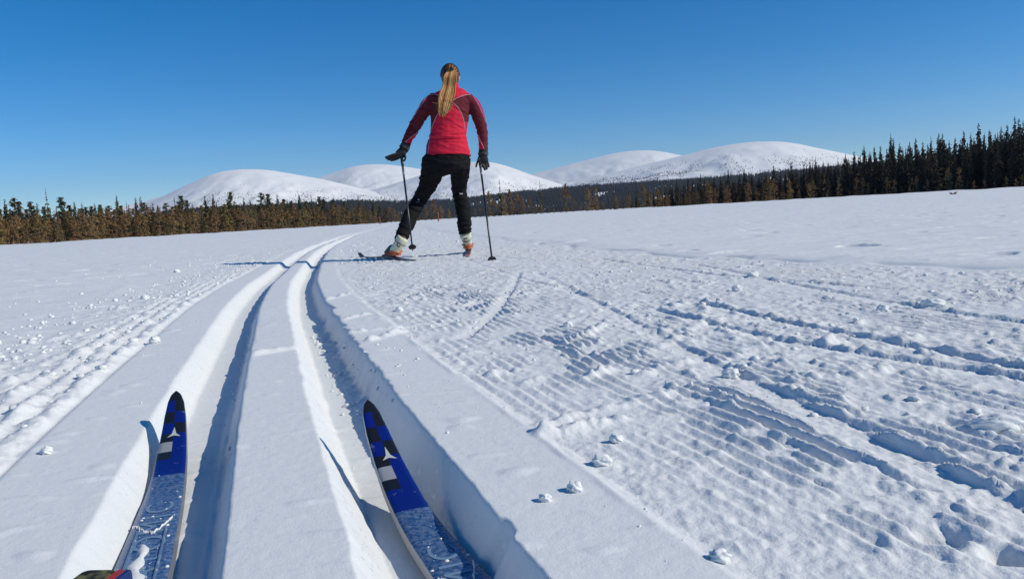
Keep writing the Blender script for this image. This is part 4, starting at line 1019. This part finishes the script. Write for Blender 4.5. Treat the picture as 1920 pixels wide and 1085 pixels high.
# ---- gloves
GLV = mat('glove_black', (0.016, 0.016, 0.017), .65, spec=.3); cloth_bump(GLV, 60, .4)
def finger(pts, r): 
    P, Q = smooth_pts([J(*q) for q in pts], [r, r * .97, r * .92, r * .74][:len(pts)], 4); return ringtube(P, Q, 10)
lg_parts = [limb([(763, 266, .0, 8.6), (759, 276, -.01, 9.0), (757, 283, -.02, 8.4)], squash=.8), ringtube([J(758, 280, -.02), J(752, 287, -.03), J(746, 291, -.035)], [(.036, .022), (.042, .022), (.036, .018)]),
            ringtube([J(753, 283, -.03), J(753, 296, -.03)], [(.034, .020), (.028, .018)]),
            finger([(748, 287, -.04), (740, 289.5, -.055), (731, 292.5, -.06), (722, 295.8, -.055)], .0115), finger([(748, 290.5, -.03), (739, 293, -.038), (731, 295.5, -.042), (724, 298, -.038)], .0118),
            finger([(748, 293, -.015), (740, 296, -.02), (733, 298.3, -.02), (727, 300, -.015)], .0115), finger([(750, 295, .0), (744, 298, .0), (738, 300.2, .0), (732, 301.3, .005)], .011),
            finger([(758, 287, -.045), (760, 294, -.055), (759.5, 299, -.06), (757, 302, -.055)], .0098)]
gl = fuse('glove', lg_parts, .0036, 3, [GLV]); put(person, gl)
rg_parts = [limb([(906, 281, -.02, 8.8), (906, 287, -.025, 8.6), (905.5, 292, -.03, 8.4)], squash=.8), ringtube([J(905.5, 290, -.03), J(905.5, 299, -.035), J(907, 305, -.035)], [(.036, .021), (.046, .021), (.042, .018)]),
            finger([(898, 296, -.05), (895.5, 303, -.062), (893.5, 309, -.062), (892.6, 314, -.055)], .0100), finger([(903, 303, -.035), (904, 309, -.045), (905.5, 313, -.065), (906, 311, -.082)], .0108),
            finger([(905.5, 305, -.035), (907, 311, -.035), (908.5, 316, -.045), (909.3, 319, -.06)], .0122), finger([(909, 303, -.03), (911, 309, -.025), (912.5, 314, -.03), (912.5, 317.5, -.045)], .0120),
            finger([(912, 301, -.02), (914.5, 306, -.015), (916, 310, -.018), (916, 313.5, -.03)], .0115)]
gr_ = fuse('glove', rg_parts, .0036, 3, [GLV]); put(person, gr_)
STR = mat('strap', (0.05, 0.05, 0.055), .7)
for (g_, a_, b_) in ((gl, (760, 274, -.01), (757, 279, -.02)), (gr_, (906, 286, -.02), (906, 291, -.02))):
    v, f = ringtube([J(*a_), J(*b_)], [(px(9.6), px(8.2)), (px(9.6), px(8.2))], 20, cap=False); o = meshobj('wrist_strap', v, f, STR, smooth=True); o.parent = g_
# ---- boots
CRM = mat('boot_cream', (0.70, 0.68, 0.50), .45); ORN = mat('boot_orange', (0.55, 0.13, 0.055), .5); CHR = mat('boot_charcoal', (0.03, 0.03, 0.032), .6); GRN2 = mat('boot_grey_green', (0.20, 0.23, 0.15), .5)
def boot(ank, heel, fdir, tilt_top, emb):
    """ank: top centre of shaft, heel: sole point under the heel, fdir: unit forward direction of the foot"""
    ank = Vector(ank); heel = Vector(heel); fd = Vector(fdir).normalized(); up = Vector((0, 0, 1)); sidev = fd.cross(up).normalized()
    r = empty('boot', tuple(heel)); r.parent = person; r.matrix_parent_inverse = Matrix.Translation(person.location).inverted()
    def lk(o): o.parent = r; o.matrix_parent_inverse = Matrix.Translation(r.location).inverted(); return o
    a0 = heel + up * .055 + fd * .035
    sh = ringtube(*smooth_pts([ank + (ank - a0).normalized() * .03, ank, ank * .5 + a0 * .5, a0, heel + fd * .035 + up * .020], [(.050, .052), (.052, .054), (.045, .050), (.041, .047), (.034, .042)], 4), ref=fd)
    ft = ringtube(*smooth_pts([heel + fd * .0 + up * .032, heel + fd * .06 + up * .045, heel + fd * .12 + up * .050, heel + fd * .19 + up * .034, heel + fd * .25 + up * .026], [(.030, .024), (.040, .040), (.042, .046), (.046, .030), (.034, .018)], 4), ref=up)
    o = fuse('upper', [sh, ft], .005, 3, [CRM, CHR, ORN]); 
    mi = []
    for p_ in o.data.polygons:
        q = Vector(p_.center) - heel; a_ = q.dot(fd); h_ = q.z
        mi.append(1 if a_ > .072 + .35 * max(0, h_ - .06) and h_ > .03 else 2 if (h_ < .030) else 0)
    o.data.polygons.foreach_set('material_index', mi); lk(o)
    v, f = [], []
    outl = [(-.028, .0, .028), (-.020, .024, .026), (.03, .036, .02), (.09, .034, .016), (.16, .045, .016), (.22, .040, .018), (.262, .012, .022)]
    ring = [(a_, s_, h_) for a_, s_, h_ in outl] + [(a_, -s_, h_) for a_, s_, h_ in outl[:0:-1]]
    n = len(ring)
    for lev in (0, 1):
        for a_, s_, h_ in ring: v.append(heel + fd * a_ * (1.0 if lev else .97) + sidev * s_ * (1.06 if lev else .93) + up * (0.002 if lev == 0 else h_))
    for k in range(n): f.append((k, (k + 1) % n, n + (k + 1) % n, n + k))
    f.append(tuple(range(n))[::-1]); f.append(tuple(range(n, 2 * n)))
    lk(meshobj('sole', v, f, ORN))
    # heel cup wing
    v, f = ringtube([heel + sidev * .050 + fd * .05 + up * .040, heel + sidev * .040 - fd * .005 + up * .036, heel - fd * .030 + up * .024, heel - sidev * .040 - fd * .005 + up * .036, heel - sidev * .050 + fd * .05 + up * .040], [(.006, .007)] * 5, 8, ref=up)
    lk(meshobj('heel_cup', v, f, ORN, smooth=True))
    # cuff strap
    c0 = ank * .80 + a0 * .20; c1 = ank * .74 + a0 * .26
    v, f = ringtube([c0, c1], [(.0545, .0565), (.053, .055)], 24, ref=fd, cap=False); lk(meshobj('strap', v, f, CHR, smooth=True))
    # ring emblem on the back of the shaft
    bt = bvh(o); ex, ey = emb; P = []
    for k in range(25):
        a_ = math.radians(30 + 300 * k / 24)
        h_, nn, _, _ = bt.ray_cast(Vector(CP), Vector(ray(ex + 2.9 * math.cos(a_), ey - 3.3 * math.sin(a_))).normalized())
        if h_ is not None: P.append(h_ + nn * .001)
    v, f = ringtube(P, [(.0042, .002)] * len(P), 6, ref=Vector((0, 1, .01))); lk(meshobj('emblem', v, f, CHR, smooth=True))
    return r
# directions of the two skis
tl, tp = gp(778, 487), gp(672, 480)
dl = np.array([tp[0] - tl[0], tp[1] - tl[1], 0]); dl /= np.linalg.norm(dl)
ft_l = gp(737, 480.5, .02); heelL = np.array([ft_l[0], ft_l[1], hz(ft_l[0], ft_l[1]) + .034])
fL = tl + dl * .40; heelL = np.array([fL[0], fL[1], hz(fL[0], fL[1]) + .027]); print('HEELL', pix(heelL))
boot(J(752.5, 451, -.24), heelL, dl, 0, (747.5, 459))
dr_ = np.array([-.035, .999, 0]); 
hR = at(877.5, 467, 6.93)
boot(J(873, 441, -.02), hR, dr_, 0, (873, 449.5))
bpy.context.view_layer.update()

# ---- the skier's skis
SKD = noisemat('ski_dark', (0.02, 0.02, 0.028), (0.045, 0.045, 0.06), 12, rough=.35, spec=.5); SKP = mat('ski_pale_red', (0.55, 0.22, 0.22), .45); SKW = mat('ski_white_tip', (0.6, 0.5, 0.5), .4)
def ski_far(tail, d, L, foot_s, name, label, z0, tailm):
    tail = np.array(tail, float); d = np.array(d, float); d /= np.linalg.norm(d); sd_ = np.array([d[1], -d[0], 0])
    root = empty(name, (tail[0], tail[1], z0)); tag(root, label, 'ski', 'skis on the skier\'s feet')
    ss = np.concatenate([np.linspace(0, L - .16, 40), np.linspace(L - .15, L, 16)])
    def sec(s_):
        c_ = .012 * math.sin(math.pi * np.clip(s_ / (L - .16), 0, 1)) ; up = .06 * np.clip((s_ - (L - .17)) / .17, 0, 1) ** 1.9
        w_ = .022 * (1 if s_ < L - .12 else max(.08, (1 - ((s_ - L + .12) / .12) ** 2)) ** .7) * (.6 if s_ < .02 else 1)
        th_ = .006 + .020 * math.exp(-((s_ - foot_s) / .30) ** 2)
        return c_ * .3 + up, w_, th_
    v, f, mi = [], [], []
    for s_ in ss:
        z_, w_, t_ = sec(s_); c_ = tail + d * s_
        for a_, b_ in ((-w_, 0), (-w_, t_ * .8), (-w_ * .75, t_), (w_ * .75, t_), (w_, t_ * .8), (w_, 0)):
            v.append((c_[0] + sd_[0] * a_, c_[1] + sd_[1] * a_, z0 + z_ + b_))
    for i in range(len(ss) - 1):
        for j in range(6): f.append((i * 6 + j, i * 6 + (j + 1) % 6, i * 6 + 6 + (j + 1) % 6, i * 6 + 6 + j)); mi.append(1 if ss[i] > L - .045 and j in (2, 3) else 2 if (ss[i] < .10 and tailm) else 0)
    f.append((0, 1, 2, 3, 4, 5)); mi.append(2 if tailm else 0)
    put(root, facemesh('ski_body', v, f, [SKD, SKW, SKP], mi))
    c_ = tail + d * foot_s
    v, f = [], []
    for s_, w_, h_ in ((-.12, .020, .006), (-.10, .024, .014), (.10, .024, .016), (.14, .018, .010)):
        for a_, b_ in ((-w_, 0), (-w_, h_), (w_, h_), (w_, 0)): q = c_ + d * s_ + sd_ * a_; v.append((q[0], q[1], z0 + .024 + b_))
    for i in range(3):
        for j in range(4): f.append((i * 4 + j, i * 4 + (j + 1) % 4, i * 4 + 4 + (j + 1) % 4, i * 4 + 4 + j))
    f += [(0, 1, 2, 3), (12, 13, 14, 15)]
    put(root, meshobj('binding', v, f, CHR))
    return root
ski_far(tl, dl, float(np.linalg.norm((tp - tl)[:2])), .62, 'ski', 'dark ski under the skier\'s left boot, angled out to the left', hz(tl[0], tl[1]) + .002, False)
tR = np.array([hR[0], hR[1], 0]) - dr_ * .52
ski_far(tR, dr_, 1.65, .60, 'ski', 'dark ski with a pale red tail under the skier\'s right boot, seen end on', hz(tR[0], tR[1]) + .006, True)

# ---- poles
SHF = mat('pole_shaft_black', (0.015, 0.015, 0.017), .3); SHG = mat('pole_shaft_grey', (0.16, 0.17, 0.19), .3, metal=.4)
def pole(top, bot, label):
    top = Vector(top); bot = Vector(bot); d = (bot - top).normalized(); L = (bot - top).length
    root = empty('ski_pole', tuple(bot)); tag(root, label, 'ski pole', 'poles in the skier\'s hands')
    put(root, meshobj('shaft', *ringtube([top + d * .10, top + d * .45, top + d * (L - .02)], [.0085, .0080, .0062], 12), SHF, smooth=True))
    put(root, meshobj('shaft_band', *ringtube([top + d * .11, top + d * .24], [.0096, .0090], 12), SHG, smooth=True))
    put(root, meshobj('grip', *ringtube([top - d * .055, top - d * .045, top, top + d * .06, top + d * .115], [.006, .015, .0125, .013, .0105], 12), SHF, smooth=True))
    b0 = top + d * (L - .055)
    v, f = ringtube([b0 - d * .012, b0, b0 + d * .010, b0 + d * .013], [(.008, .008), (.022, .022), (.031, .031), (.0315, .0315)], 20)
    put(root, meshobj('basket', v, f, SHF, smooth=False))
    put(root, meshobj('tip', *ringtube([b0, bot - d * .01, bot + d * .0], [.006, .004, .0015], 8), SHG))
    return root
pole(J(753, 294, -.035), at(774, 471.5, 6.25), 'ski pole in the skier\'s left hand, its basket lifted clear of the snow')
pb = gp(923, 486); pole(J(899.5, 301, -.045), (pb[0], pb[1], pb[2] - .03), 'ski pole in the skier\'s right hand, planted in the snow')
bpy.data.materials.remove(DUST)
